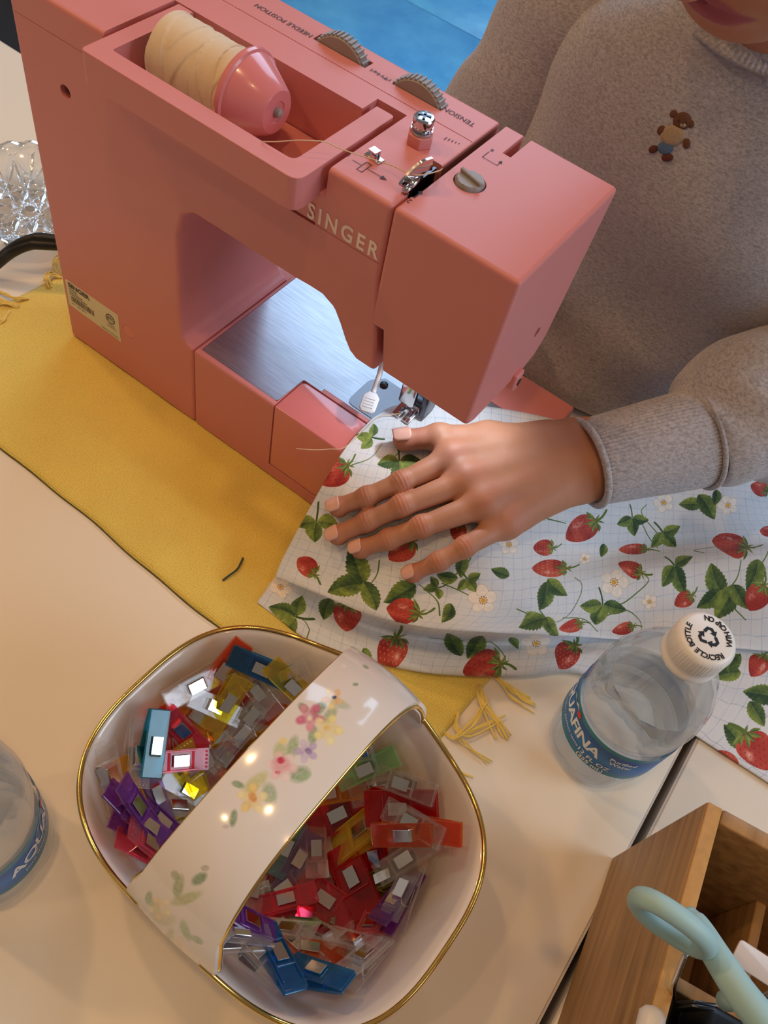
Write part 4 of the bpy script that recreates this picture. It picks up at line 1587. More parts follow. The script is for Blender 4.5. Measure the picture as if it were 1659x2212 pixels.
# pale blue hand-drawn grid and a thread-by-thread weave
xx = np.arange(TW, dtype=np.float32)[None] * PXM
yy = np.arange(TH, dtype=np.float32)[:, None] * PXM
PITCH = .0072
wob = (cv.n1 - .5) * .0012
for coord, other in ((xx + wob, 0), (yy + np.flip(wob, 1), 1)):
    f = np.abs((coord / PITCH) % 1.0 - .5) * PITCH
    line = np.clip((.00022 - (PITCH / 2 - np.abs(f - 0) if False else f)) / .00012, 0, 1)
    cv.put((slice(None), slice(None)), line * (.25 + .45 * cv.n2), C(150, 172, 206))

flatP = PIX.reshape(-1, 2)


def spot(px, py, lower):
    lo, hi = (n_low * SUBV, NV) if lower else (0, (n_top - 1) * SUBV + 1)
    sub = PIX[lo:hi].reshape(-1, 2)
    k = int(np.argmin(((sub - (px, py)) ** 2).sum(1)))
    i, j = divmod(k, NU)
    i += lo
    i = min(max(i, 1), NV - 2)
    j = min(max(j, 1), NU - 2)
    dU = (PIX[i, j + 1] - PIX[i, j - 1]) / ((U[j + 1] - U[j - 1]) / PXM)
    dV = (PIX[i + 1, j] - PIX[i - 1, j]) / max(1e-6, (V[i + 1] - V[i - 1]) / PXM)
    c = np.array([U[j] / PXM, V[i] / PXM])
    J = np.stack([dU, dV], 1)
    c = c + np.linalg.lstsq(J, np.array([px, py]) - PIX[i, j], rcond=None)[0].clip(-6, 6)
    return c, J


def stem(pts, w=3.5, lower=0, col=(84, 116, 52)):
    p = catmull(np.array(pts, float), 6)
    cv.stroke([spot(x, y, lower)[0] for x, y in p], w / PXM * .00022, C(*col), 1, .35)


R_ = math.radians
SQ = {(1366, 1188): .45, (1186, 1228): .55, (1360, 1226): .62, (1578, 1178): .62, (1232, 1353): .6, (1345, 1359): .6, (870, 1322): .75, (1255, 1142): .8, (1580, 1630): .55}
for a in [((1165, 1320), (1190, 1345), (1225, 1330), (1250, 1290), (1255, 1262), (1240, 1248)), ((1115, 1315), (1150, 1330), (1190, 1345)), ((1215, 1335), (1260, 1338), (1290, 1365)),
          ((1300, 1310), (1340, 1305), (1375, 1280), (1400, 1255), (1390, 1240)), ((1310, 1330), (1350, 1318), (1380, 1340), (1385, 1360)), ((1520, 1195), (1500, 1190), (1560, 1180)),
          ((1560, 1285), (1590, 1250), (1600, 1210)), ((1560, 1290), (1590, 1320), (1610, 1340)), ((820, 1210), (815, 1240), (795, 1270)), ((950, 1330), (945, 1300), (920, 1275), (905, 1262)),
          ((760, 1005), (800, 990), (825, 960)), ((845, 995), (880, 960), (905, 950)), ((1180, 1120), (1220, 1130)), ((1380, 1120), (1400, 1160), (1420, 1185)), ((1425, 1160), (1385, 1110), (1395, 1090)),
          ((985, 1240), (1010, 1215), (1020, 1195)), ((955, 1260), (990, 1275), (1020, 1290)), ((1640, 1225), (1655, 1200), (1659, 1190))]:
    stem(a)
for a in [((1000, 1378), (960, 1372), (930, 1365)), ((1030, 1370), (1060, 1385), (1090, 1420), (1085, 1440)), ((640, 1330), (660, 1345), (672, 1370)), ((1240, 1385), (1230, 1398))]:
    stem(a, 3.5, 1)
for x, y, sz, a, lw in [(1172, 1290, 60, 100, 0), (1202, 1268, 52, 40, 0), (1150, 1345, 60, 160, 0), (1190, 1352, 44, 60, 0), (770, 1222, 84, 250, 0), (745, 1272, 78, 165, 0), (803, 1290, 66, 65, 0),
                        (865, 1287, 74, 150, 0), (712, 1305, 60, 110, 1), (978, 1388, 66, 250, 1), (1022, 1395, 68, 120, 1), (1548, 1250, 74, 250, 0), (1565, 1305, 80, 120, 0), (1598, 1290, 58, 60, 0), (1528, 1295, 60, 140, 0),
                        (1625, 1240, 70, 110, 0), (1490, 1090, 48, 180, 0), (1525, 1098, 62, 60, 0), (1545, 1075, 34, 100, 0), (968, 1328, 44, 120, 0), (1300, 1190, 30, 100, 0), (1080, 1237, 40, 200, 0),
                        (965, 1245, 44, 190, 0), (1000, 1225, 46, 100, 0), (1110, 1370, 34, 60, 1), (795, 1425, 40, 60, 1), (1585, 1590, 66, 230, 1), (1570, 1460, 56, 170, 1), (1590, 1425, 50, 300, 1), (1640, 1500, 70, 190, 1),
                        (1635, 1540, 60, 60, 1), (1590, 1395, 44, 120, 1)]:
    c, J = spot(x, y, lw)
    trefoil(cv, c, J, R_(a), sz * 1.06, int(x + y) % 7, 1, .05 * (int(x) % 4))
for x, y, sz, a, lw, lt in [(684, 1125, 76, 100, 0, .1), (862, 995, 76, 90, 0, 0), (803, 945, 52, 200, 0, .35), (640, 1333, 84, 200, 1, .1), (1300, 1305, 78, 90, 0, 0), (1364, 1118, 56, 90, 0, 0), (1430, 1150, 62, 60, 0, .1),
                            (1455, 1222, 66, 60, 0, 0), (1008, 1250, 50, 60, 0, .1), (945, 1270, 44, 170, 0, .1)]:
    c, J = spot(x, y, lw)
    trefoil(cv, c, J, R_(a), sz, int(x + y) % 7, 3, lt)
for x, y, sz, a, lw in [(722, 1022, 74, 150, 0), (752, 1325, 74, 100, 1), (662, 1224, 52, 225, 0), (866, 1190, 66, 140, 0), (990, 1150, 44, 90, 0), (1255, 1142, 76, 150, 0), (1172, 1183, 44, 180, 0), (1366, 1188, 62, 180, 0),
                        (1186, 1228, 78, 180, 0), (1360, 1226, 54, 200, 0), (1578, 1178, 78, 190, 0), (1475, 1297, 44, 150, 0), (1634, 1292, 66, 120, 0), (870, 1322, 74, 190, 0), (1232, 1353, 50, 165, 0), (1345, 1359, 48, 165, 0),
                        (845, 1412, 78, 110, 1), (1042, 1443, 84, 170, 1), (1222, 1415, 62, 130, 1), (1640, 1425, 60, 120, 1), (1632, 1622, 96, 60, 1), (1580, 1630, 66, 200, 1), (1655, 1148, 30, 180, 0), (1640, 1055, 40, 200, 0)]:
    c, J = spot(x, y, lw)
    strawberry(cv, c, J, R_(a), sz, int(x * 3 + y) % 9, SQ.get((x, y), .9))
for x, y, sz, lw in [(1325, 1258, 62, 0), (1043, 1297, 62, 0), (1158, 1389, 64, 1), (1098, 1176, 44, 0), (1432, 1086, 44, 0), (1572, 1092, 44, 0), (606, 1268, 52, 1), (1402, 1300, 34, 0), (1262, 1208, 26, 0)]:
    c, J = spot(x, y, lw)
    blossom(cv, c, J, 0, sz, int(x) % 5)
# visible weave of the cloth
wv = 1 - .05 * ((np.sin(xx / .00052 * 2 * np.pi) * np.sin(yy / .00052 * 2 * np.pi)) > .2)
cv.a *= wv[..., None].astype(np.float32)


def picture(name, canvas):
    im = bpy.data.images.new(name, canvas.w, canvas.h, float_buffer=False)
    a = np.ones((canvas.h, canvas.w, 4), np.float32)
    a[..., :3] = np.clip(canvas.a, 0, 1)
    im.pixels.foreach_set(np.ascontiguousarray(a).ravel())
    im.update()
    im.pack()
    return im


def print_mat(name, im, rough, bump_scale=0, coat=0):
    m, nt, b = new_mat(name)
    uv = N(nt, 'ShaderNodeUVMap')
    tx = N(nt, 'ShaderNodeTexImage')
    tx.image = im
    tx.extension = 'EXTEND'
    nt.links.new(uv.outputs[0], tx.inputs[0])
    nt.links.new(tx.outputs[0], b.inputs['Base Color'])
    b.inputs['Roughness'].default_value = rough
    b.inputs['Coat Weight'].default_value = coat
    b.inputs['Coat Roughness'].default_value = .05
    if bump_scale:
        mp = N(nt, 'ShaderNodeMapping')
        mp.inputs['Scale'].default_value = (bump_scale[0], bump_scale[1], 1)
        ck = N(nt, 'ShaderNodeTexVoronoi', Scale=1.0, Randomness=.2)
        nt.links.new(uv.outputs[0], mp.inputs[0])
        nt.links.new(mp.outputs[0], ck.inputs['Vector'])
        bp = N(nt, 'ShaderNodeBump', Strength=.25, Distance=.0003)
        nt.links.new(ck.outputs['Distance'], bp.inputs['Height'])
        nt.links.new(bp.outputs['Normal'], b.inputs['Normal'])
        b.inputs['Sheen Weight'].default_value = .1
    return m


def set_uv(me, uvs):
    l = me.uv_layers.new(name='UVMap')
    vi = np.empty(len(me.loops), np.int32)
    me.loops.foreach_get('vertex_index', vi)
    l.data.foreach_set('uv', np.ascontiguousarray(np.asarray(uvs, np.float32)[vi]).ravel())


me = mesh(P.reshape(-1, 3), grid_faces(NV, NU))
uu, vv_ = np.meshgrid(U / (TW * PXM), V / (TH * PXM))
set_uv(me, np.stack([uu, vv_], -1).reshape(-1, 2))
fab = link('fabric', me, print_mat('strawberry_print', picture('strawberry_print', cv), .8, (U[-1] / .0006, V[-1] / .0006)), None)
tag(fab, 'white cotton fabric printed with strawberries, folded on table under the hand', 'fabric')
sol = fab.modifiers.new('thickness', 'SOLIDIFY')
sol.thickness = .0005
sol.offset = -1

# ------------------------------------------------------------------ porcelain basket
BC = np.array([.3258, -.1720])
BROT = -.045
BA, BB, BE = .0925, .0718, 2.8


def sup(a, A_, B_, e=BE):
    ca, sa = math.cos(a), math.sin(a)
    return A_ * np.sign(ca) * abs(ca) ** (2 / e), B_ * np.sign(sa) * abs(sa) ** (2 / e)


def bw(x, y, z):
    return (x * math.cos(BROT) - y * math.sin(BROT), x * math.sin(BROT) + y * math.cos(BROT), z)


def rim_z(x, y):
    return .0640 + .021 * math.exp(-(x / .034) ** 2) * float(smooth(abs(y), .04, .065))


M['porcelain'] = pbr('glazed_porcelain', srgb(238, 232, 228), .12, var=.015, scale=8, spec=.6, coat=.5)
M['gold'] = pbr('gold_lustre', (.83, .56, .16, 1), .16, 1.0, var=.08, scale=60)
bk = thing('ceramic_basket', 'white porcelain basket with gold rim and painted floral strap handle, full of clips', 'basket', (BC[0], BC[1], .0004))
nA = 144
lev = [(0, 0.0), (.22, .015), (.45, .10), (.62, .26), (.78, .50), (.90, .76), (1.0, 1.0)]
vv = []
angs = [2 * math.pi * k / nA for k in range(nA)]


def wall(f, h, a, inset):
    x1, y1 = sup(a, BA, BB)
    x0, y0 = sup(a, .060, .044, 2.6)
    x, y = x0 + (x1 - x0) * f, y0 + (y1 - y0) * f
    l = math.hypot(x, y)
    x, y = x * (1 - inset / l), y * (1 - inset / l)
    return x, y, rim_z(x1, y1) * h


fs = [0, .12, .27, .42, .58, .75, .90, 1.0]
hs_ = [0, .05, .17, .33, .52, .73, .90, 1.0]
rows_ = [[bw(0, 0, .0005)] * nA, [bw(*sup(a, .045, .032, 2.4), .0005) for a in angs], [bw(*sup(a, .060, .044, 2.6), .0002) for a in angs]]
rows_ += [[bw(*wall(f, h, a, 0)) for a in angs] for f, h in zip(fs[1:], hs_[1:])]
rows_ += [[bw(*wall(f, max(h, .075), a, .0034)) for a in angs] for f, h in zip(fs[::-1], hs_[::-1])]
rows_ += [[bw(*sup(a, .045, .032, 2.4), .0046) for a in angs], [bw(0, 0, .0046)] * nA]
me = mesh([p for r in rows_ for p in r], grid_faces(len(rows_), nA, True))
bm = bmesh.new()
bm.from_mesh(me)
bmesh.ops.remove_doubles(bm, verts=bm.verts, dist=1e-6)
bmesh.ops.recalc_face_normals(bm, faces=bm.faces)
bm.to_mesh(me)
bm.free()
me.polygons.foreach_set('use_smooth', [True] * len(me.polygons))
bowl = link('bowl', me, M['porcelain'], bk)
sb = bowl.modifiers.new('sub', 'SUBSURF')
sb.levels = sb.render_levels = 1
for a0, a1 in ((-84.5, 84), (96, 264.5)):
    top = [bw(*wall(1, 1, math.radians(d), .0016)) for d in np.linspace(a0, a1, 80)]
    MB().tube([(x, y, z + .0003) for x, y, z in top], .00118, 10).obj('gold_rim', M['gold'], bk, smooth_=True)

# strap handle, wider at the ends
HT = .0045


def strap(t, s, off=0.0):
    """t along the strap 0..1 (far side to near side), s across -1..1"""
    th = math.pi * t
    w = .0168 + .0042 * abs(math.cos(th)) ** 3 + .0035 * max(0, abs(math.cos(th)) - .90) / .10
    yy_ = math.copysign(abs(math.cos(th)) ** .80, math.cos(th)) * (BB - .0022)
    z = .066 + .066 * math.sin(th) ** .72
    # outward normal in the y-z plane
    e = 1e-3
    t1, t2 = max(0, t - e), min(1, t + e)
    f = lambda q: (math.copysign(abs(math.cos(math.pi * q)) ** .80, math.cos(math.pi * q)) * (BB - .0022), .066 + .066 * math.sin(math.pi * q) ** .72)
    a, b = f(t1), f(t2)
    ty, tz = b[0] - a[0], b[1] - a[1]
    l = math.hypot(ty, tz)
    ny_, nz_ = -tz / l, ty / l
    if nz_ < 0:
        ny_, nz_ = -ny_, -nz_
    o = off - .0018 * s * s
    return bw(s * w, yy_ + ny_ * o, z + nz_ * o)


nT, nS = 96, 16
TT = np.linspace(.036, .964, nT)
SS = np.linspace(-1, 1, nS)
vt = [strap(t, s, HT / 2) for t in TT for s in SS]
vb = [strap(t, s, -HT / 2) for t in TT for s in SS]
ft = grid_faces(nT, nS)
nb = len(vt)
fb = [tuple(nb + i for i in f[::-1]) for f in ft]
sides = []
for i in range(nT - 1):
    sides += [(i * nS, (i + 1) * nS, nb + (i + 1) * nS, nb + i * nS), ((i + 1) * nS - 1, nb + (i + 1) * nS - 1, nb + (i + 2) * nS - 1, (i + 2) * nS - 1)]
sides += [tuple(range(nS))[::1] + tuple(nb + k for k in range(nS))[::-1], tuple((nT - 1) * nS + k for k in range(nS))[::-1] + tuple(nb + (nT - 1) * nS + k for k in range(nS))]
me = mesh(vt + vb, ft + fb + sides)
bm = bmesh.new()
bm.from_mesh(me)
bmesh.ops.recalc_face_normals(bm, faces=bm.faces)
bm.to_mesh(me)
bm.free()
# painted flower sprays on the strap
PT = .00014
tl = np.array([strap(t, 0, HT / 2) for t in TT])
arc_ = np.concatenate([[0], np.cumsum(np.linalg.norm(np.diff(tl, axis=0), axis=1))])
HW, HH = int(.052 / PT), int(arc_[-1] / PT)
hc = Canvas(HW, HH, C(238, 232, 228))
top_pts = np.array(vt).reshape(nT, nS, 3)
hpix = proj(top_pts + np.array([BC[0], BC[1], .0004]))
hu = np.array([[(HW / 2 + s * .0205 / PT) for s in SS] for t in TT])
hv = np.array([[arc_[i] / PT for s in SS] for i in range(nT)])


def hspot(px, py):
    d = ((hpix - (px, py)) ** 2).sum(-1)
    i, j = divmod(int(np.argmin(d)), nS)
    i, j = min(max(i, 1), nT - 2), min(max(j, 1), nS - 2)
    dU = (hpix[i, j + 1] - hpix[i, j - 1]) / (hu[i, j + 1] - hu[i, j - 1])
    dV = (hpix[i + 1, j] - hpix[i - 1, j]) / (hv[i + 1, j] - hv[i - 1, j])
    J = np.stack([dU, dV], 1)
    return np.array([hu[i, j], hv[i, j]]) + np.linalg.solve(J, np.array([px, py]) - hpix[i, j]), J


def dab(px, py, a, b_, ang, col, op=.8, hard=.5):
    c, J = hspot(px, py)
    st = Stamp(hc, c, J, R_(ang), 1.0)
    q = st.loc(max(a, b_) * 1.6)
    if q is None:
        return
    sl, x, y = q
    r = np.sqrt((x / a) ** 2 + (y / b_) ** 2)
    m = np.clip((1.15 - r) / hard, 0, 1) * op * (.75 + .5 * hc.n2[sl])
    hc.put(sl, m, C(*col))


def petals(px, py, r, cols, n=5, ph=0, op=.68):
    for i in range(n):
        a = ph + i * 2 * math.pi / n
        dab(px + r * .58 * math.cos(a), py + r * .58 * math.sin(a), r * .48, r * .34, math.degrees(a), cols[i % len(cols)], op)
        dab(px + r * .75 * math.cos(a), py + r * .75 * math.sin(a), r * .22, r * .24, math.degrees(a), tuple(min(255, q + 25) for q in cols[i % len(cols)]), .5)


GR = (128, 158, 118)
GD = (104, 140, 104)
YL = (244, 224, 150)
for a in [(655, 1528, 14, 9, 40, GD), (690, 1530, 22, 11, -50, GR), (712, 1545, 24, 12, 130, (160, 180, 130)), (735, 1520, 24, 10, 20, (190, 202, 176)), (676, 1588, 22, 11, 100, GR), (605, 1622, 22, 16, 100, (186, 198, 140)),
          (632, 1614, 28, 13, 105, (150, 178, 128)), (648, 1672, 24, 18, -20, GR), (658, 1676, 16, 9, -20, (170, 196, 150)), (552, 1690, 36, 15, -40, (200, 202, 130)), (582, 1714, 26, 17, 80, (150, 176, 136)),
          (514, 1694, 15, 8, 20, GR), (504, 1767, 20, 9, 100, GD), (488, 1785, 8, 5, 0, (200, 190, 186)), (790, 1440, 8, 4, 30, GD), (768, 1478, 7, 4, 0, GR), (385, 1915, 28, 12, 100, (160, 180, 130)),
          (430, 1898, 20, 12, -35, GD), (400, 1942, 38, 12, -20, (184, 194, 140)), (443, 1875, 10, 7, 0, (170, 170, 150)), (333, 1958, 20, 10, 60, (166, 186, 140)), (378, 1890, 12, 9, 60, (170, 176, 150)), (350, 1985, 30, 14, 20, (206, 204, 160)),
          (400, 2010, 26, 10, 70, (160, 186, 140)), (425, 2030, 16, 8, 30, (150, 180, 140)), (365, 2030, 22, 10, 90, (180, 194, 150)), (320, 1940, 16, 8, 100, GR)]:
    dab(*a, op=.62)
petals(718, 1508, 24, [(240, 190, 130), (246, 218, 140)], 5, .4)
dab(722, 1506, 6, 4, 0, (70, 60, 50), .8)
petals(670, 1548, 32, [(206, 96, 130), (222, 140, 160)], 5, .3)
dab(668, 1552, 6, 5, 0, (250, 236, 200))
petals(708, 1575, 34, [YL, (246, 232, 170)], 5, .1)
dab(706, 1572, 9, 7, 0, (240, 205, 120))
petals(610, 1655, 34, [(240, 196, 196), (246, 214, 212)], 6, .2)
dab(606, 1650, 22, 18, 0, (232, 160, 170), .6)
dab(607, 1642, 9, 8, 0, (206, 70, 100), .85)
dab(600, 1668, 7, 4, 0, (220, 110, 130), .7)
petals(662, 1622, 26, [(186, 166, 208), (206, 190, 220)], 5, .6)
dab(666, 1622, 9, 7, 30, (140, 112, 170), .7)
dab(612, 1600, 10, 8, 0, YL)
petals(545, 1725, 34, [(246, 226, 170), (240, 206, 130)], 5, 1.0, .7)
dab(546, 1722, 12, 9, 60, (226, 150, 80), .7)
petals(345, 1962, 26, [(244, 226, 180), (240, 210, 160)], 5, .5, .6)
petals(380, 2045, 22, [(240, 214, 190), (244, 226, 190)], 5, .2, .6)
hb_ = link('strap_handle', me, print_mat('floral_glaze', picture('floral_glaze', hc), .12, 0, .5), bk)
uvh = np.stack([hu.ravel() / HW, hv.ravel() / HH], -1)
set_uv(me, np.vstack([uvh, np.tile([[.02, .5]], (nb, 1))]))
me.set_sharp_from_angle(angle=math.radians(60))
for s in (-1, 1):
    MB().tube([Vector(strap(t, s * .985, -.0006)) for t in TT], .0012, 8).obj('gold_edge', M['gold'], bk, smooth_=True)

# ------------------------------------------------------------------ sewing clips in the basket
CLIPS = [(556,1458,15,'blue','S'),(486,1443,-40,'orange','S'),(409,1489,-30,'clear','S'),(502,1470,-20,'clear','S'),(490,1508,-25,'rose','S'),(556,1497,40,'clear','S'),
(552,1535,10,'orange','S'),(417,1551,20,'amber','S'),(452,1531,10,'clear','S'),(486,1547,-50,'yellow','S'),(506,1547,60,'clear','S'),(394,1578,40,'pink','S'),(367,1605,-25,'rose','S'),
(459,1601,-25,'amber','S'),(324,1628,100,'teal','S'),(371,1663,-20,'pink','S'),(436,1643,60,'clear','S'),(463,1647,-50,'orange','S'),(405,1670,60,'yellow','S'),(390,1709,20,'clear','S'),
(228,1690,70,'clear','S'),(270,1717,75,'amber','S'),(320,1732,70,'lilac','S'),(286,1774,40,'purple','S'),(305,1817,30,'purple','S'),(328,1782,45,'purple','S'),(367,1763,0,'clear','S'),(313,1850,20,'pink','S'),
(290,1640,100,'clear','S'),(540,1566,-40,'clear','S'),(625,1454,30,'yellow','S'),(615,1474,-10,'clear','S'),(510,1597,-50,'clear','S'),(490,1632,-50,'orange','S'),
(791,1673,-12,'green','S'),(780,1630,70,'clear','S'),(749,1650,100,'clear','S'),(876,1711,35,'clear','S'),(868,1758,15,'red','L'),(718,1727,0,'amber','S'),(737,1758,-20,'red','L'),
(934,1804,20,'orange','S'),(857,1827,10,'orange','S'),(787,1808,-25,'yellow','L'),(621,1835,115,'teal_pale','S'),(679,1839,90,'rose_pale','S'),(884,1812,45,'clear','S'),(818,1862,80,'red','S'),(641,1870,120,'lilac','S'),
(876,1862,-30,'clear','S'),(845,1904,-30,'olive','S'),(864,1951,120,'purple','S'),(772,1916,75,'red','L'),(880,1935,115,'clear','S'),(606,1931,-35,'clear','S'),(606,1966,-10,'pink','S'),(644,1985,10,'green','S'),
(706,1966,35,'pink','L'),(536,1955,100,'clear','S'),(806,2012,110,'rose','S'),(749,2059,35,'clear','S'),(691,2036,50,'clear','S'),(668,2078,10,'orange','S'),(594,2101,60,'blue','S'),(691,2132,25,'blue','S'),
(614,2032,20,'clear','S'),(641,2070,40,'clear','S'),(787,2086,-50,'clear','S'),(525,2032,10,'purple','S'),(498,2051,0,'clear','S'),(544,2086,40,'clear','S'),(826,1711,0,'clear','S')]
PLASTIC = {
    'clear': clear_plastic('clear_clip', (.97, .96, .95), 1.0, .02, .05, .26), 'rose': clear_plastic('rose_clip', (.95, .42, .44), 1.0, .06), 'rose_pale': clear_plastic('pale_rose_clip', (.90, .74, .76), 1.0, .06),
    'pink': clear_plastic('pink_clip', (.97, .26, .36), 1.0, .05), 'red': clear_plastic('red_clip', (.86, .03, .03), 1.0, .07), 'orange': clear_plastic('orange_clip', (.98, .42, .16), 1.0, .05),
    'amber': clear_plastic('amber_clip', (.98, .74, .12), 1.0, .05), 'yellow': clear_plastic('yellow_clip', (.95, .86, .20), 1.0, .05), 'olive': clear_plastic('olive_clip', (.50, .48, .10), 1.0, .08),
    'green': clear_plastic('pale_green_clip', (.72, .90, .62), 1.0, .1), 'teal': clear_plastic('teal_clip', (.14, .58, .68), 1.0, .05), 'teal_pale': clear_plastic('pale_teal_clip', (.52, .72, .74), 1.0, .08),
    'blue': clear_plastic('blue_clip', (.10, .52, .86), 1.0, .05), 'purple': clear_plastic('purple_clip', (.56, .20, .72), 1.0, .05), 'lilac': clear_plastic('lilac_clip', (.70, .52, .78), 1.0, .06)}
WORDS = {'clear': 'clear', 'rose': 'clear rose-edged', 'rose_pale': 'clear pale rose', 'pink': 'hot pink', 'red': 'deep red', 'orange': 'orange', 'amber': 'amber yellow', 'yellow': 'lemon yellow', 'olive': 'olive yellow',
         'green': 'pale green', 'teal': 'dark teal', 'teal_pale': 'smoky teal', 'blue': 'bright blue', 'purple': 'deep purple', 'lilac': 'lilac'}
M['mirror'] = pbr('mirror_steel', srgb(226, 224, 220), .1, 1.0, var=.03)


def clip_meshes(L, Wd):
    k = L / .031
    bj = MB().box(-L / 2, L / 2, -Wd / 2, Wd / 2, 0, .0013).me(bevel=.0005, segs=2, name='bottom_jaw')
    t = .0013
    prf = [(L / 2, .0016), (L * .12, .0040 * k), (-L * .18, .0058 * k), (-L / 2, .0088 * k), (-L / 2, .0088 * k + t), (-L * .18, .0058 * k + t), (L * .12, .0040 * k + t), (L / 2, .0016 + t)]
    a = MB().prism(prf, -Wd / 2, Wd / 2, 'y')
    for s in (-1, 1):
        y0 = s * (Wd / 2 - .0009)
        a.prism([(L * .40, .0026 + t), (L * .10, .0042 * k + t), (-L * .18, .0060 * k + t), (-L * .30, .0068 * k + t), (-L * .30, .0074 * k + t), (-L * .18, .0067 * k + t), (L * .10, .0049 * k + t), (L * .40, .0031 + t)], y0 - .0004, y0 + .0004, 'y')
    for x0 in (L * .16, -L * .24):
        zz = .0040 * k + (L * .12 - x0) / (L * .30) * .0018 * k + t
        a.box(x0 - .0005, x0 + .0005, -Wd * .40, Wd * .40, zz - .0002, zz + .0008)
    for i in range(5):
        yb = (i - 2) * Wd * .17
        a.lathe([(.0006, 0), (.0006, .0003), (0, .0004)], 6, (-L / 2 + .0015, yb, .0085 * k + t))
    tj = a.me(bevel=.00035, segs=2, angle=60, name='top_jaw')
    w = .0027 * (1 + .25 * (k - 1) * 4)
    path = [(L * .10, .0044 * k + t + .0004), (-L * .16, .0059 * k + t + .0006), (-L * .20, .0050 * k), (-L * .20, .0010), (-L * .16, -.0006), (L * .10, -.0006)]
    v, f = [], []
    for y in (-w, w):
        for d in (0, .0005):
            for i, (x, z) in enumerate(path):
                v.append((x - (d if i in (2, 3) else 0), y, z + (d if i < 2 else (-d if i > 3 else 0))))
    n = len(path)
    for i in range(n - 1):
        A_, B_, C_, D_ = i, n + i, 2 * n + i, 3 * n + i
        f += [(A_, A_ + 1, C_ + 1, C_), (B_, D_, D_ + 1, B_ + 1), (A_, B_, B_ + 1, A_ + 1), (C_, C_ + 1, D_ + 1, D_)]
    f += [(0, 2 * n, 3 * n, n), (n - 1, 2 * n - 1, 4 * n - 1, 3 * n - 1)]
    spg = MB().add(v, f).me(bevel=.0002, segs=1, angle=40, name='spring')
    for m_ in (bj, tj, spg):
        m_.polygons.foreach_set('use_smooth', [False] * len(m_.polygons))
    for m_ in (bj, tj):
        m_.materials.append(PLASTIC['clear'])
    spg.materials.append(M['mirror'])
    return bj, tj, spg


CM = {'S': (clip_meshes(.031, .0108), .031, .0108), 'L': (clip_meshes(.0345, .0170), .0345, .0170)}
# resting heights: the inside of the bowl, then every clip laid on what lies below it
HN = 220
gx = np.linspace(-.098, .098, HN)
HGT = np.zeros((HN, HN), np.float32)
for i, y in enumerate(gx):
    for j, x in enumerate(gx):
        r = (abs(x) ** 2.7 / .058 ** 2.7 + abs(y) ** 2.7 / .042 ** 2.7) ** (1 / 2.7)
        HGT[i, j] = .0056 + max(0, r - .80) ** 1.45 * .105
rc = random.Random(21)
cb, sb_ = math.cos(BROT), math.sin(BROT)
LAID = []


def lay(x, y, yaw, color, size, tilt=.25, sink=.45):
    """x, y in world; finds the rest of the clip on the heap and returns its matrix"""
    (_, L, Wd) = CM[size]
    lx, ly = (x - BC[0]) * cb + (y - BC[1]) * sb_, -(x - BC[0]) * sb_ + (y - BC[1]) * cb
    a = yaw - BROT
    ca, sa = math.cos(a), math.sin(a)
    s_, t_ = np.meshgrid(np.linspace(-.5, .5, 13) * L, np.linspace(-.5, .5, 7) * Wd)
    X, Y = lx + s_ * ca - t_ * sa, ly + s_ * sa + t_ * ca
    I = np.clip(((Y + .098) / .196 * (HN - 1)).astype(int), 0, HN - 1)
    Jx = np.clip(((X + .098) / .196 * (HN - 1)).astype(int), 0, HN - 1)
    H = HGT[I, Jx]
    Am = np.stack([s_.ravel(), t_.ravel(), np.ones(s_.size)], 1)
    gs, gt, g0 = np.linalg.lstsq(Am, H.ravel(), rcond=None)[0]
    gs = float(np.clip(gs + rc.uniform(-tilt, tilt), -.75, .75))
    gt = float(np.clip(gt + rc.uniform(-tilt, tilt), -.75, .75))
    base = float(np.quantile(H.ravel() - gs * s_.ravel() - gt * t_.ravel(), .70 if sink < .4 else .86))
    flip = rc.random() < .22
    ex = Vector((ca, sa, gs)).normalized()
    ey = Vector((-sa, ca, gt))
    ey = (ey - ex * ey.dot(ex)).normalized()
    ez = ex.cross(ey)
    org = Vector((lx, ly, base + .0006))
    if flip:
        org = org + ez * .0080 * (L / .031)
        ey, ez = -ey, -ez
    Mx = Matrix((ex, ey, ez)).transposed().to_4x4()
    Mx.translation = org
    top = base + gs * s_ + gt * t_ + (.0095 - .0055 * (s_ / L + .5)) * sink * 1.6
    np.maximum.at(HGT, (I, Jx), top.astype(np.float32))
    Wm = Matrix.Translation((BC[0], BC[1], .0004)) @ Matrix.Rotation(BROT, 4, 'Z') @ Mx
    LAID.append([Wm, color, size])


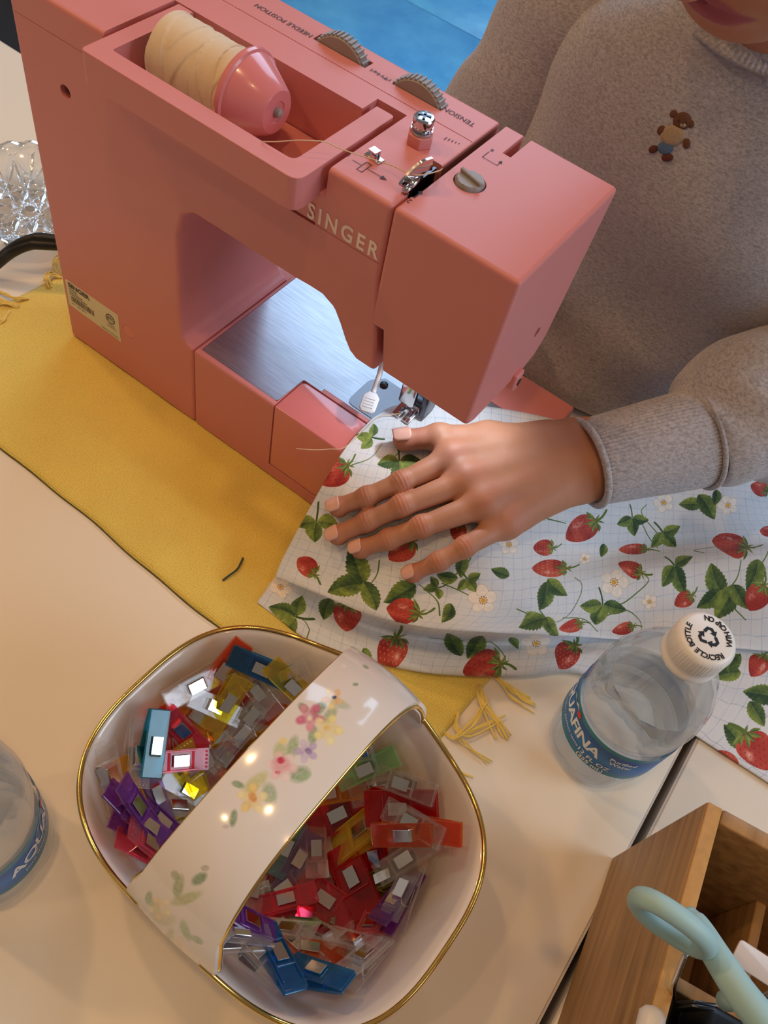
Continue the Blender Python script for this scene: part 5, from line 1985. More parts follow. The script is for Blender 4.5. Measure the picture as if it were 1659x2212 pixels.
for i in range(44):
    x, y = BC[0] + rc.choice([-1, 1]) * rc.uniform(.008, .050), BC[1] + rc.uniform(-.034, .034)
    lay(x, y, rc.uniform(0, 6.28), 'clear' if rc.random() < .55 else rc.choice(['yellow', 'orange', 'amber', 'rose', 'green', 'red', 'olive']), 'S', .2, .30)
NF = len(LAID)
order = list(range(len(CLIPS)))
rc.shuffle(order)
PRI = {'yellow': 1.3, 'blue': 1.2, 'rose_pale': 2.0, 'teal_pale': 1.2, 'teal': 1.4, 'red': .35, 'pink': 1.25, 'green': .7, 'amber': .9, 'purple': 1.45, 'orange': .1}
CP = [rc.random() * 1.25 for _ in CLIPS]
order.sort(key=lambda i: (CLIPS[i][4] == 'L') * .3 + (CP[i] if CLIPS[i][3] == 'clear' else PRI.get(CLIPS[i][3], .4)))
for i in order:
    px, py, ang, color, size = CLIPS[i]
    z = .02
    for _ in range(6):
        p = at(px, py, z)
        lx, ly = (p[0] - BC[0]) * cb + (p[1] - BC[1]) * sb_, -(p[0] - BC[0]) * sb_ + (p[1] - BC[1]) * cb
        ii, jj = int(np.clip((ly + .098) / .196 * (HN - 1), 0, HN - 1)), int(np.clip((lx + .098) / .196 * (HN - 1), 0, HN - 1))
        z = .5 * z + .5 * (HGT[ii, jj] + .004)
    p = at(px, py, z)
    q = at(px + 20 * math.cos(R_(ang)), py + 20 * math.sin(R_(ang)), z)
    lay(p[0], p[1], math.atan2(q[1] - p[1], q[0] - p[0]) + (math.pi if rc.random() < .5 else 0), color, size, .12, .60)

ORD = ['topmost', 'second from the top', 'third from the top', 'fourth from the top', 'fifth from the top', 'sixth from the top', 'seventh from the top', 'eighth from the top', 'ninth from the top', 'tenth from the top',
       'eleventh from the top', 'twelfth from the top', 'thirteenth from the top', 'fourteenth from the top', 'fifteenth from the top', 'sixteenth from the top', 'seventeenth from the top', 'eighteenth from the top',
       'nineteenth from the top', 'twentieth from the top']
pos = [proj(np.array(w.translation)) for w, c, s in LAID]
side = ['left' if p[0] * .79 + p[1] * .61 < 598 * .79 + 1690 * .61 else 'right' for p in pos]
RANK = {}
for k in range(NF, len(LAID)):
    RANK[k] = sum(1 for j in range(NF, len(LAID)) if LAID[j][1:] == LAID[k][1:] and side[j] == side[k] and pos[j][1] < pos[k][1])
for k, (Wm, color, size) in enumerate(LAID):
    half = side[k]
    word = WORDS[color]
    if k < NF:
        j = min(range(NF, len(LAID)), key=lambda q: (side[q] != half, float(((pos[q] - pos[k]) ** 2).sum())))
        lab = 'buried %s clip by the %s clip %s %s of handle' % (word, WORDS[LAID[j][1]], ORD[RANK[j]], half)
        grp = 'buried %s clips by one clip %s of the handle' % (word, half)
    else:
        peers = sorted((j for j in range(NF, len(LAID)) if LAID[j][1] == color and side[j] == half and LAID[j][2] == size), key=lambda j: pos[j][1])
        big = 'wide ' if size == 'L' else ''
        if len(peers) == 1:
            lab = '%s%s sewing clip lying on the heap %s of the basket handle' % (big, word, half)
        else:
            lab = '%s%s clip %s of its colour %s of the handle' % (big, word, ORD[min(peers.index(k), 19)], half)
        grp = 'sewing clips heaped in the basket'
    r = bpy.data.objects.new('sewing_clip', None)
    r.empty_display_size = .005
    r.matrix_world = Wm
    COL.objects.link(r)
    tag(r, lab, 'clip', grp)
    for nm, m_ in zip(('bottom_jaw', 'top_jaw', 'spring'), CM[size][0]):
        o = bpy.data.objects.new(nm, m_)
        o.parent = r
        if nm != 'spring':
            o.material_slots[0].link = 'OBJECT'
            o.material_slots[0].material = PLASTIC[color]
        COL.objects.link(o)

# ------------------------------------------------------------------ the person: body as signed distance fields, clothing as children
class Field:
    def __init__(s, lo, hi, h):
        s.h = h
        s.lo = np.array(lo, float)
        s.n = np.ceil((np.array(hi) - s.lo) / h).astype(int) + 1
        s.d = np.full(s.n, .05, np.float32)
        s.ax = [s.lo[i] + np.arange(s.n[i]) * h for i in range(3)]

    def box(s, lo, hi):
        i0 = np.clip(np.floor((np.array(lo) - s.lo) / s.h).astype(int), 0, s.n - 1)
        i1 = np.clip(np.ceil((np.array(hi) - s.lo) / s.h).astype(int) + 1, 1, s.n)
        sl = tuple(slice(a, b) for a, b in zip(i0, i1))
        g = np.meshgrid(*[s.ax[i][sl[i]] for i in range(3)], indexing='ij', sparse=True)
        return sl, g

    @staticmethod
    def smin(a, b, k):
        if k <= 0:
            return np.minimum(a, b)
        h = np.clip(.5 + .5 * (b - a) / k, 0, 1)
        return b + (a - b) * h - k * h * (1 - h)

    def capsule(s, a, b, ra, rb, k=.004):
        a, b = np.array(a, float), np.array(b, float)
        m = max(ra, rb) + k * 1.5 + .012
        sl, (x, y, z) = s.box(np.minimum(a, b) - m, np.maximum(a, b) + m)
        d = b - a
        t = np.clip(((x - a[0]) * d[0] + (y - a[1]) * d[1] + (z - a[2]) * d[2]) / (d @ d + 1e-12), 0, 1)
        q = np.sqrt((x - a[0] - t * d[0]) ** 2 + (y - a[1] - t * d[1]) ** 2 + (z - a[2] - t * d[2]) ** 2) - (ra + t * (rb - ra))
        s.d[sl] = s.smin(s.d[sl], q.astype(np.float32), k)

    def ellipsoid(s, c, r, B=None, k=.004, cut=False):
        c, r = np.array(c, float), np.array(r, float)
        m = r.max() + k * 1.5 + .012
        sl, (x, y, z) = s.box(c - m, c + m)
        X, Y, Z = x - c[0], y - c[1], z - c[2]
        if B is not None:
            X, Y, Z = [B[i][0] * X + B[i][1] * Y + B[i][2] * Z for i in range(3)]
        k0 = np.sqrt((X / r[0]) ** 2 + (Y / r[1]) ** 2 + (Z / r[2]) ** 2)
        k1 = np.sqrt((X / r[0] ** 2) ** 2 + (Y / r[1] ** 2) ** 2 + (Z / r[2] ** 2) ** 2) + 1e-9
        q = (k0 * (k0 - 1) / k1).astype(np.float32)
        s.d[sl] = -s.smin(-s.d[sl], q, k) if cut else s.smin(s.d[sl], q, k)

    def merge(s, o, k):
        s.d = s.smin(s.d, o.d, k)

    def surface(s):
        """surface nets: (verts, faces)"""
        d = s.d
        neg = d < 0
        c = np.zeros(tuple(np.array(d.shape) - 1), np.int8)
        for i in (0, 1):
            for j in (0, 1):
                for k in (0, 1):
                    c += neg[i:d.shape[0] - 1 + i, j:d.shape[1] - 1 + j, k:d.shape[2] - 1 + k]
        act = (c > 0) & (c < 8)
        idx = np.full(act.shape, -1, np.int64)
        I = np.argwhere(act)
        idx[act] = np.arange(len(I))
        acc = np.zeros((len(I), 3))
        cnt = np.zeros(len(I))
        cor = [(0, 0, 0), (1, 0, 0), (0, 1, 0), (1, 1, 0), (0, 0, 1), (1, 0, 1), (0, 1, 1), (1, 1, 1)]
        val = {q: d[I[:, 0] + q[0], I[:, 1] + q[1], I[:, 2] + q[2]] for q in cor}
        for p in cor:
            for a in range(3):
                if p[a] == 0:
                    q = tuple(1 if t == a else p[t] for t in range(3))
                    u, v = val[p], val[q]
                    m = (u < 0) != (v < 0)
                    t = np.where(m, u / np.where(m, u - v, 1), 0)
                    pos = np.array(p, float)[None] + t[:, None] * (np.array(q) - np.array(p))[None]
                    acc += pos * m[:, None]
                    cnt += m
        V_ = s.lo + (I + acc / cnt[:, None]) * s.h
        F = []
        for a in range(3):
            b, c_ = (a + 1) % 3, (a + 2) % 3
            n0 = [slice(None)] * 3
            n1 = [slice(None)] * 3
            n0[a], n1[a] = slice(0, -1), slice(1, None)
            m = neg[tuple(n0)] != neg[tuple(n1)]
            E_ = np.argwhere(m)
            E_ = E_[(E_[:, b] > 0) & (E_[:, c_] > 0) & (E_[:, b] < d.shape[b] - 1) & (E_[:, c_] < d.shape[c_] - 1)]
            o = np.zeros(3, int)
            ob, oc = o.copy(), o.copy()
            ob[b], oc[c_] = 1, 1
            g = lambda e: idx[e[:, 0], e[:, 1], e[:, 2]]
            quad = np.stack([g(E_), g(E_ - ob), g(E_ - ob - oc), g(E_ - oc)], 1)
            fl = neg[E_[:, 0], E_[:, 1], E_[:, 2]]
            quad[~fl] = quad[~fl][:, ::-1]
            F.append(quad)
        F = np.concatenate(F)
        return V_, F[(F >= 0).all(1)]


def skin_mat():
    m, nt, b = new_mat('skin')
    at_ = N(nt, 'ShaderNodeAttribute', attribute_name='flush')
    tc = N(nt, 'ShaderNodeTexCoord')
    nz = N(nt, 'ShaderNodeTexNoise', Scale=120.0, Detail=4.0)
    nt.links.new(tc.outputs['Object'], nz.inputs['Vector'])
    mx = N(nt, 'ShaderNodeMix', data_type='RGBA')
    mx.inputs[6].default_value = srgb(176, 121, 92)
    mx.inputs[7].default_value = srgb(187, 131, 102)
    nt.links.new(nz.outputs['Fac'], mx.inputs[0])
    m2 = N(nt, 'ShaderNodeMix', data_type='RGBA')
    m2.inputs[7].default_value = srgb(186, 106, 90)
    nt.links.new(at_.outputs['Fac'], m2.inputs[0])
    nt.links.new(mx.outputs[2], m2.inputs[6])
    a3 = N(nt, 'ShaderNodeAttribute', attribute_name='lip')
    m3 = N(nt, 'ShaderNodeMix', data_type='RGBA')
    m3.inputs[7].default_value = srgb(158, 84, 92)
    nt.links.new(a3.outputs['Fac'], m3.inputs[0])
    nt.links.new(m2.outputs[2], m3.inputs[6])
    nt.links.new(m3.outputs[2], b.inputs['Base Color'])
    b.inputs['Roughness'].default_value = .56
    b.inputs['Subsurface Weight'].default_value = .18
    b.inputs['Subsurface Radius'].default_value = (.004, .0016, .0008)
    b.inputs['Subsurface Scale'].default_value = 1.0
    n2 = N(nt, 'ShaderNodeTexVoronoi', Scale=1500.0)
    nt.links.new(tc.outputs['Object'], n2.inputs['Vector'])
    bp = N(nt, 'ShaderNodeBump', Strength=.10, Distance=.0003)
    nt.links.new(n2.outputs['Distance'], bp.inputs['Height'])
    nt.links.new(bp.outputs['Normal'], b.inputs['Normal'])
    return m


M['skin'] = skin_mat()

# --- left hand resting on the cloth
oc = lambda x, y, e: np.array(on_cloth(x, y, e + .0009))
FING = {
    'index': [(975, 992, .0125), (866, 1042, .0108), (792, 1074, .0098), (733, 1094, .0094)],
    'middle': [(1008, 1040, .0140), (868, 1093, .0115), (794, 1126, .0102), (732, 1154, .0096)],
    'ring': [(1046, 1088, .0130), (910, 1138, .0108), (840, 1165, .0098), (781, 1184, .0092)],
    'little': [(1092, 1130, .0123), (1004, 1182, .0120), (948, 1213, .0116), (894, 1237, .0104)],
}
RAD = {'index': (.0079, .0057, .0053, .0048), 'middle': (.0080, .0058, .0054, .0049), 'ring': (.0079, .0057, .0053, .0047), 'little': (.0070, .0053, .0049, .0043)}
WR = at(1275, 985, .0930)
CARP = {'index': at(1228, 950, .0900), 'middle': at(1240, 978, .0925), 'ring': at(1252, 1006, .0915), 'little': at(1262, 1030, .0880)}
FA0, FA1 = at(1300, 978, .0945), at(1560, 925, .1020)
HL, HHI = np.array([.205, -.065, .045]), np.array([.405, .185, .135])
hand = Field(HL, HHI, .0007)
palm = Field(HL, HHI, .0007)
JT = {}
allf = None
for nm, pts in FING.items():
    f = Field(HL, HHI, .0007)
    J_ = [oc(*p) for p in pts]
    JT[nm] = J_
    r = RAD[nm]
    for i in range(3):
        f.capsule(J_[i], J_[i + 1], r[i], r[i + 1], .0030)
    for i in (1, 2):
        f.ellipsoid(J_[i] + np.array([0, 0, .0006]), (r[i] * 1.01,) * 3, None, .0030)
    f.ellipsoid(J_[3] + (J_[3] - J_[2]) * .04, (r[3] * 1.06,) * 3, None, .0030)
    # pad pressed towards the cloth
    f.ellipsoid(J_[3] - np.array([0, 0, .0014]), (r[3] * .95,) * 3, None, .0030)
    if allf is None:
        allf = f
    else:
        allf.merge(f, .0011)
for nm in FING:
    r = RAD[nm]
    a, c_ = JT[nm][0], CARP[nm]
    palm.capsule(a, c_, r[0] * 1.08, .0125, .010)
    palm.ellipsoid(a + np.array([0, 0, .0012]), (.0082, .0082, .0076), None, .008)
    palm.capsule(a + np.array([0, 0, .0046]), c_ + np.array([0, 0, .0066]), .0030, .0036, .0060)       # tendon
names_ = list(FING)
for p, q in zip(names_[:-1], names_[1:]):
    palm.capsule(JT[p][0] * .80 + CARP[p] * .20 - np.array([0, 0, .002]), JT[q][0] * .80 + CARP[q] * .20 - np.array([0, 0, .002]), .0066, .0066, .006)
TH = [at(1172, 968, .0880), oc(1055, 950, .0120), oc(948, 945, .0100), oc(876, 950, .0078)]
tr_ = (.0120, .0088, .0074, .0058)
thumb = Field(HL, HHI, .0007)
for i in range(3):
    thumb.capsule(TH[i], TH[i + 1], tr_[i], tr_[i + 1], .004)
thumb.ellipsoid(TH[2] + np.array([0, 0, .0006]), (.0076,) * 3, None, .003)
thumb.ellipsoid(TH[3] + (TH[3] - TH[2]) * .05, (.0062,) * 3, None, .003)
palm.merge(thumb, .0070)
palm.capsule(TH[1], JT['index'][0] * .5 + CARP['index'] * .5, .0078, .0105, .011)                     # web
palm.capsule(TH[0], CARP['little'], .0125, .0125, .010)
up_ = np.array([0, 0, 1.0])
fd = (FA1 - FA0) / np.linalg.norm(FA1 - FA0)
sdw = np.cross(up_, fd)
sdw /= np.linalg.norm(sdw)
for s_ in (-1, 1):
    palm.capsule(WR + sdw * s_ * .0085, FA0 + sdw * s_ * .0078, .0120, .0118, .010)
    palm.capsule(FA0 + sdw * s_ * .0078, FA1 + sdw * s_ * .010, .0118, .0165, .010)
hand.d = Field.smin(palm.d, allf.d, .0045)
hv_, hf_ = hand.surface()


def vnormals(v, f):
    n = np.zeros_like(v)
    fn = np.cross(v[f[:, 2]] - v[f[:, 0]], v[f[:, 3]] - v[f[:, 1]])
    for k in range(4):
        np.add.at(n, f[:, k], fn)
    return n / (np.linalg.norm(n, axis=1, keepdims=True) + 1e-12)


def relax(v, f, it=2, lam=.5):
    nb_ = np.zeros(len(v))
    for k in range(4):
        np.add.at(nb_, f[:, k], 2)
    for _ in range(it):
        s_ = np.zeros_like(v)
        for k in range(4):
            np.add.at(s_, f[:, k], v[f[:, (k + 1) % 4]] + v[f[:, (k - 1) % 4]])
        v = np.where(nb_[:, None] > 0, v + lam * (s_ / np.maximum(nb_, 1)[:, None] - v), v)
    return v


hv_ = relax(hv_, hf_, 5, .5)
hn = vnormals(hv_, hf_)
flush = np.zeros(len(hv_))
for nm in FING:
    J_ = JT[nm]
    for i, amp in ((1, .00020), (2, .00014)):
        ax_ = (J_[i + 1] - J_[i - 1])
        ax_ /= np.linalg.norm(ax_)
        r = RAD[nm][i]
        rel = hv_ - J_[i]
        s_ = rel @ ax_
        lat = np.linalg.norm(rel - s_[:, None] * ax_, axis=1)
        near = (lat < r * 1.7) * np.exp(-(s_ / (r * .62)) ** 2) * np.clip(hn[:, 2] * 1.4, 0, 1)
        hv_ = hv_ - hn * (near * amp * np.cos(s_ / .0021 * 2 * np.pi))[:, None]
        flush = np.maximum(flush, near * (.42 if i == 1 else .26))
    rel = np.linalg.norm(hv_ - J_[0] - np.array([0, 0, .006]), axis=1)
    flush = np.maximum(flush, .38 * np.exp(-(rel / .010) ** 2))
    rel = np.linalg.norm(hv_ - J_[3], axis=1)
    flush = np.maximum(flush, .40 * np.exp(-(rel / .008) ** 2))
flush = np.maximum(flush, .55 * np.exp(-(np.linalg.norm(hv_ - TH[3], axis=1) / .014) ** 2))

# --- head, neck, torso and arms under the clothing
Fd = np.array([-.17, -.80, -.57])
Fd /= np.linalg.norm(Fd)
Ud = np.array([-.02, -.58, .81])
Ud -= Fd * (Ud @ Fd)
Ud /= np.linalg.norm(Ud)
Rd = np.cross(Fd, Ud)
ray = at(1520, -4, .30) - CAM_POS
MOUTH = CAM_POS + ray * (.445 / np.linalg.norm(ray))                  # between the lips
HC = MOUTH - Fd * .066 + Ud * .046
HB_ = [Rd, Fd, Ud]
hd = lambda r, f, u: HC + Rd * r + Fd * f + Ud * u
head_f = Field(HC - .135, HC + .135, .0020)
head_f.ellipsoid(hd(0, -.012, .022), (.066, .078, .074), HB_, .004)
head_f.ellipsoid(hd(0, .014, -.032), (.053, .052, .052), HB_, .03)
head_f.ellipsoid(hd(0, .040, -.068), (.022, .018, .016), HB_, .026)      # chin
for s_ in (-1, 1):
    head_f.ellipsoid(hd(s_ * .031, .038, -.018), (.020, .018, .018), HB_, .02)   # cheeks
    head_f.ellipsoid(hd(s_ * .068, -.008, -.008), (.006, .012, .020), HB_, .006)  # ears
    head_f.ellipsoid(hd(s_ * .027, .060, .010), (.014, .008, .009), HB_, .01, True)  # eye sockets
head_f.capsule(hd(0, .060, .012), hd(0, .078, -.018), .006, .0098, .010)   # nose
for s_ in (-1, 1):
    head_f.ellipsoid(hd(s_ * .009, .069, -.021), (.006, .007, .0055), HB_, .006)
head_f.ellipsoid(hd(0, .059, -.0425), (.021, .0085, .0052), HB_, .006)     # upper lip
head_f.ellipsoid(hd(0, .058, -.0520), (.018, .0090, .0060), HB_, .006)     # lower lip
head_f.ellipsoid(hd(0, .068, -.0470), (.021, .0060, .0012), HB_, .003, True)
NECK = np.array([.290, .272, .262])
head_f.capsule(hd(0, -.030, -.040), NECK, .038, .044, .02)
kv, kf = head_f.surface()
kv = relax(kv, kf, 1, .5)
rel = kv - HC
c_r, c_f, c_u = rel @ Rd, rel @ Fd, rel @ Ud
kl = np.clip((.0105 - .0075 * (c_r / .022) ** 2 - np.abs(c_u + .047)) / .0022, 0, 1) * (np.abs(c_r) < .0225) * (c_f > .045)
body_f = Field((.06, .10, -.32), (.56, .42, .31), .006)
body_f.ellipsoid((.290, .296, .10), (.108, .072, .16), None, .02)
body_f.ellipsoid((.290, .30, -.12), (.112, .078, .10), None, .03)
body_f.capsule((.205, .283, .212), (.375, .283, .205), .034, .034, .03)
body_f.capsule((.29, .285, .20), tuple(NECK), .05, .043, .03)
SHL, ELL = np.array([.392, .288, .205]), np.array([.428, .224, .105])
SHR, ELR = np.array([.182, .280, .205]), np.array([.142, .265, .090])
HNR = np.array([.190, .172, .088])
for a, b in ((SHL, ELL), (ELL, FA1)):
    body_f.capsule(a, b, .029 if a is SHL else .026, .028 if a is SHL else .0175, .012)
body_f.capsule(SHR, ELR, .029, .026, .012)
body_f.capsule(ELR, HNR, .028, .019, .012)
body_f.ellipsoid(HNR + np.array([.02, -.012, 0]), (.026, .020, .012), None, .01)
for s_ in (-1, 1):
    hip = np.array([.29 + s_ * .062, .30, -.20])
    body_f.capsule(hip, hip + np.array([s_ * .02, -.12, .0]), .066, .055, .03)
bv, bf = body_f.surface()
nv1, nv2 = len(hv_), len(kv)
allv = np.vstack([hv_, kv, bv])
allq = np.vstack([hf_, kf + nv1, bf + nv1 + nv2])
me = bpy.data.meshes.new('person')
me.from_pydata(allv.tolist(), [], allq.tolist())
# one skin: join the three shells where they meet inside the sleeve and the collar
bm = bmesh.new()
bm.from_mesh(me)
bm.verts.ensure_lookup_table()
bm.faces.ensure_lookup_table()
nfh, nfk = len(hf_), len(kf)
fc = allv[allq].mean(1)


def nearest_face(lo, hi, p):
    return lo + int(np.argmin(((fc[lo:hi] - p) ** 2).sum(1)))


pairs = []
for lo, hi, p in ((0, nfh, FA1), (nfh, nfh + nfk, NECK - np.array([0, 0, .05]))):
    i = nearest_face(lo, hi, p)
    j = nearest_face(nfh + nfk, len(allq), fc[i])
    pairs.append((bm.faces[i], bm.faces[j]))
for fa, fb in pairs:
    va, vb = list(fa.verts), list(fb.verts)
    bm.faces.remove(fa)
    bm.faces.remove(fb)
    vb = vb[::-1]
    s0 = min(range(4), key=lambda s_: sum((va[q].co - vb[(q + s_) % 4].co).length for q in range(4)))
    for q in range(4):
        bm.faces.new((va[q], vb[(q + s0) % 4], vb[(q + 1 + s0) % 4], va[(q + 1) % 4]))
bm.to_mesh(me)
bm.free()
me.polygons.foreach_set('use_smooth', [True] * len(me.polygons))
a_ = me.attributes.new('flush', 'FLOAT', 'POINT')
a_.data.foreach_set('value', np.concatenate([flush, np.zeros(nv2), np.zeros(len(bv))]))
a_ = me.attributes.new('lip', 'FLOAT', 'POINT')
a_.data.foreach_set('value', np.concatenate([np.zeros(nv1), kl, np.zeros(len(bv))]))
person = link('person', me, M['skin'])
me.update()
tag(person, 'person in grey sweatshirt leaning over, left hand flat on the strawberry fabric', 'person')

# fingernails
M['nail'] = pbr('nail', srgb(228, 176, 160), .2, var=.04, scale=200, coat=.3)
for nm in list(FING) + ['thumb']:
    J_ = JT[nm] if nm != 'thumb' else TH
    r = RAD[nm][3] if nm != 'thumb' else .0060
    d_ = J_[3] - J_[2]
    d_ /= np.linalg.norm(d_)
    n_ = np.array([0, 0, 1.0]) - d_ * d_[2]
    if nm == 'thumb':
        n_ = n_ + np.array([-.10, .10, 0])
        n_ -= d_ * (n_ @ d_)
    n_ /= np.linalg.norm(n_)
    b_ = np.cross(n_, d_)
    vv = []
    L_, Wn = r * 1.75, .95
    for i in range(11):
        s_ = i / 10
        w = Wn * (1 - max(0, (.25 - s_) / .25) ** 2 * .5) * (1 - max(0, (s_ - .8) / .2) ** 2 * .35)
        for j in range(9):
            th = (j / 8 - .5) * 2 * w * .86
            rr = r * 1.06 + .00050 + .00045 * (1 - s_) - .0009 * max(0, s_ - .55) ** 2 * 3
            p = J_[3] + d_ * (-r * .45 + s_ * L_) + n_ * math.cos(th) * rr + b_ * math.sin(th) * rr
            vv.append(p)
    o = link('fingernail', mesh(vv, grid_faces(11, 9)), M['nail'], person)
    sol = o.modifiers.new('thick', 'SOLIDIFY')
    sol.thickness = .0006
    sol.offset = 0


# --- clothing
def heather(name, rib=None):
    m, nt, b = new_mat(name)
    tc = N(nt, 'ShaderNodeTexCoord')
    mp = N(nt, 'ShaderNodeMapping')
    mp.inputs['Scale'].default_value = (1, 1, 2.2)
    nt.links.new(tc.outputs['Object'], mp.inputs['Vector'])
    nz = N(nt, 'ShaderNodeTexNoise', Scale=420.0, Detail=5.0, Roughness=.75, Distortion=.4)
    nt.links.new(mp.outputs['Vector'], nz.inputs['Vector'])
    cr = N(nt, 'ShaderNodeValToRGB')
    e = cr.color_ramp.elements
    e[0].position, e[0].color = .36, srgb(149, 145, 151)
    e[1].position, e[1].color = .60, srgb(196, 191, 196)
    nt.links.new(nz.outputs['Fac'], cr.inputs[0])
    n3 = N(nt, 'ShaderNodeTexNoise', Scale=12.0, Detail=2.0)
    nt.links.new(tc.outputs['Object'], n3.inputs['Vector'])
    mx = N(nt, 'ShaderNodeMix', data_type='RGBA', blend_type='MULTIPLY')
    mx.inputs[0].default_value = .18
    nt.links.new(cr.outputs[0], mx.inputs[6])
    nt.links.new(n3.outputs['Fac'], mx.inputs[7])
    nt.links.new(mx.outputs[2], b.inputs['Base Color'])
    b.inputs['Roughness'].default_value = .92
    b.inputs['Sheen Weight'].default_value = .3
    n2 = N(nt, 'ShaderNodeTexNoise', Scale=1100.0, Detail=2.0)
    nt.links.new(tc.outputs['Object'], n2.inputs['Vector'])
    bp = N(nt, 'ShaderNodeBump', Strength=.3, Distance=.0006)
    nt.links.new(n2.outputs['Fac'], bp.inputs['Height'])
    nt.links.new(bp.outputs['Normal'], b.inputs['Normal'])
    return m


M['heather'] = heather('heather_fleece')
M['heather_rib'] = heather('heather_rib')
M['trousers'] = pbr('dark_trousers', srgb(34, 34, 40), .8)

SEC = [(-.060, .290, .306, .118, .078), (-.040, .290, .306, .124, .084), (-.028, .290, .306, .128, .086), (-.008, .290, .306, .126, .088), (-.001, .290, .306, .127, .094), (.011, .290, .306, .128, .108), (.050, .290, .303, .122, .104), (.110, .290, .293, .117, .092), (.160, .290, .288, .117, .090),
       (.200, .290, .284, .118, .080), (.226, .290, .281, .108, .068), (.244, .290, .278, .084, .058), (.257, .290, .275, .062, .052), (.264, .290, .273, .054, .049)]
Sx = catmull(np.array(SEC), 9)
nA = 168
vv = []
for z, cx, cy, a, b in Sx:
    for k in range(nA):
        t = 2 * math.pi * k / nA
        e = 2 / 2.5
        x = cx + a * np.sign(math.cos(t)) * abs(math.cos(t)) ** e
        y = cy + b * np.sign(math.sin(t)) * abs(math.sin(t)) ** e
        # folds: soft diagonal drapes across the front, bunching at the waist
        g = 1.5 * (.0042 * math.sin(26 * (x - cx) + 34 * z + .8) * math.exp(-((z - .10) / .11) ** 2) + .0034 * math.sin(-40 * (x - cx) + 52 * z) * math.exp(-((z - .03) / .06) ** 2)
             + .0030 * math.sin(95 * z + 16 * (x - cx)) * math.exp(-((z - .015) / .05) ** 2))
        f = 1 + g / max(.05, math.hypot(x - cx, y - cy)) * (1.0 if math.sin(t) < .2 else .3)
        vv.append((cx + (x - cx) * f, cy + (y - cy) * f, z + (.012 * math.sin(t * 2 + .5) * (z < -.02) * .3)))
torso_v = vv
tf = grid_faces(len(Sx), nA, True)
sw = link('sweatshirt', mesh(vv, tf), M['heather'], person)
sol = sw.modifiers.new('thick', 'SOLIDIFY')
sol.thickness = .0025
from mathutils.bvhtree import BVHTree
TB = BVHTree.FromPolygons([Vector(v) for v in torso_v], tf)


def on_torso(px, py):
    d = Vector(at(px, py, 0) - CAM_POS).normalized()
    hit, nrm, _, _ = TB.ray_cast(Vector(CAM_POS), d)
    if hit is None:
        return None, None
    if nrm.dot(d) > 0:
        nrm = -nrm
    return np.array(hit), np.array(nrm)


# hem band
vv = []
for z, gr in ((-.0605, 0), (-.056, 1), (-.045, 1), (-.036, 1), (-.031, 0)):
    for k in range(nA * 2):
        t = math.pi * k / nA
        i = min(range(len(SEC)), key=lambda q: abs(SEC[q][0] - z))
        a, b = SEC[min(i, 2)][3] + .001, SEC[min(i, 2)][4] + .001
        rr = 1 + .004 * (k % 2)
        vv.append((.290 + a * rr * np.sign(math.cos(t)) * abs(math.cos(t)) ** .8, .306 + b * rr * np.sign(math.sin(t)) * abs(math.sin(t)) ** .8, z))
link('hem_band', mesh(vv, grid_faces(5, nA * 2, True)), M['heather_rib'], sw)

# collar: ribbed ring around the neck, dipping at the front
def ribbed_ring(name, ring_fn, n, w_steps, par, thick=.0028):
    vv = []
    for j, s_ in enumerate(np.linspace(0, 1, w_steps)):
        for k in range(n):
            t = 2 * math.pi * k / n
            p, nr = ring_fn(t, s_)
            bulge = .0014 * math.sin(math.pi * s_) ** .5 + (.00045 if (k // 2) % 2 else 0)
            vv.append(p + nr * bulge)
    o = link(name, mesh(vv, grid_faces(w_steps, n, True)), M['heather_rib'], par)
    sol_ = o.modifiers.new('thick', 'SOLIDIFY')
    sol_.thickness = thick
    return o


def collar_fn(t, s_):
    ca, sa = math.cos(t), math.sin(t)
    r0 = np.array([.290 + .0600 * ca, .2735 + .0560 * sa, .2560 + .010 * (sa > 0) * sa + .004 * sa])
    r1 = np.array([.290 + .0475 * ca, .2715 + .0440 * sa, .2690 + .012 * sa])
    nr = np.array([ca * .5, sa * .5, .7])
    return r0 * (1 - s_) + r1 * s_, nr / np.linalg.norm(nr)


ribbed_ring('collar', collar_fn, 480, 9, sw)


def sleeve(path, radii, name, wr, seed, n=72, sub=14, sq=.86):
    """a tube with folds across it"""
    Pth = catmull(np.array(path), sub)
    Rr = catmull(np.array([[r, 0] for r in radii]), sub)[:, 0]
    m = len(Pth)
    vv = []
    u_ = None
    for i in range(m):
        t = Pth[min(i + 1, m - 1)] - Pth[max(i - 1, 0)]
        t /= np.linalg.norm(t)
        w0 = np.array([0, 0, 1.0]) - t * t[2]
        if u_ is None:
            u_ = w0 / np.linalg.norm(w0)
        u_ = u_ - t * (u_ @ t)
        u_ /= np.linalg.norm(u_)
        w = np.cross(t, u_)
        f = i / (m - 1)
        for k in range(n):
            a = 2 * math.pi * k / n
            fold = wr * (math.sin(f * 21 + 2.2 * math.sin(a + seed) + seed) * (.5 + .5 * math.cos(a - seed)) + .6 * math.sin(f * 37 + 3 * math.cos(a + 1.3 * seed)) * (.5 + .5 * math.sin(a + seed)))
            fold *= smooth(f, 0, .10) * (1 - smooth(f, .93, 1))
            q = Rr[i] * (1 + fold)
            vv.append(Pth[i] + u_ * math.cos(a) * q * sq + w * math.sin(a) * q)
    o = link(name, mesh(vv, grid_faces(m, n, True)), M['heather'], sw)
    s2 = o.modifiers.new('thick', 'SOLIDIFY')
    s2.thickness = .0022
    return o


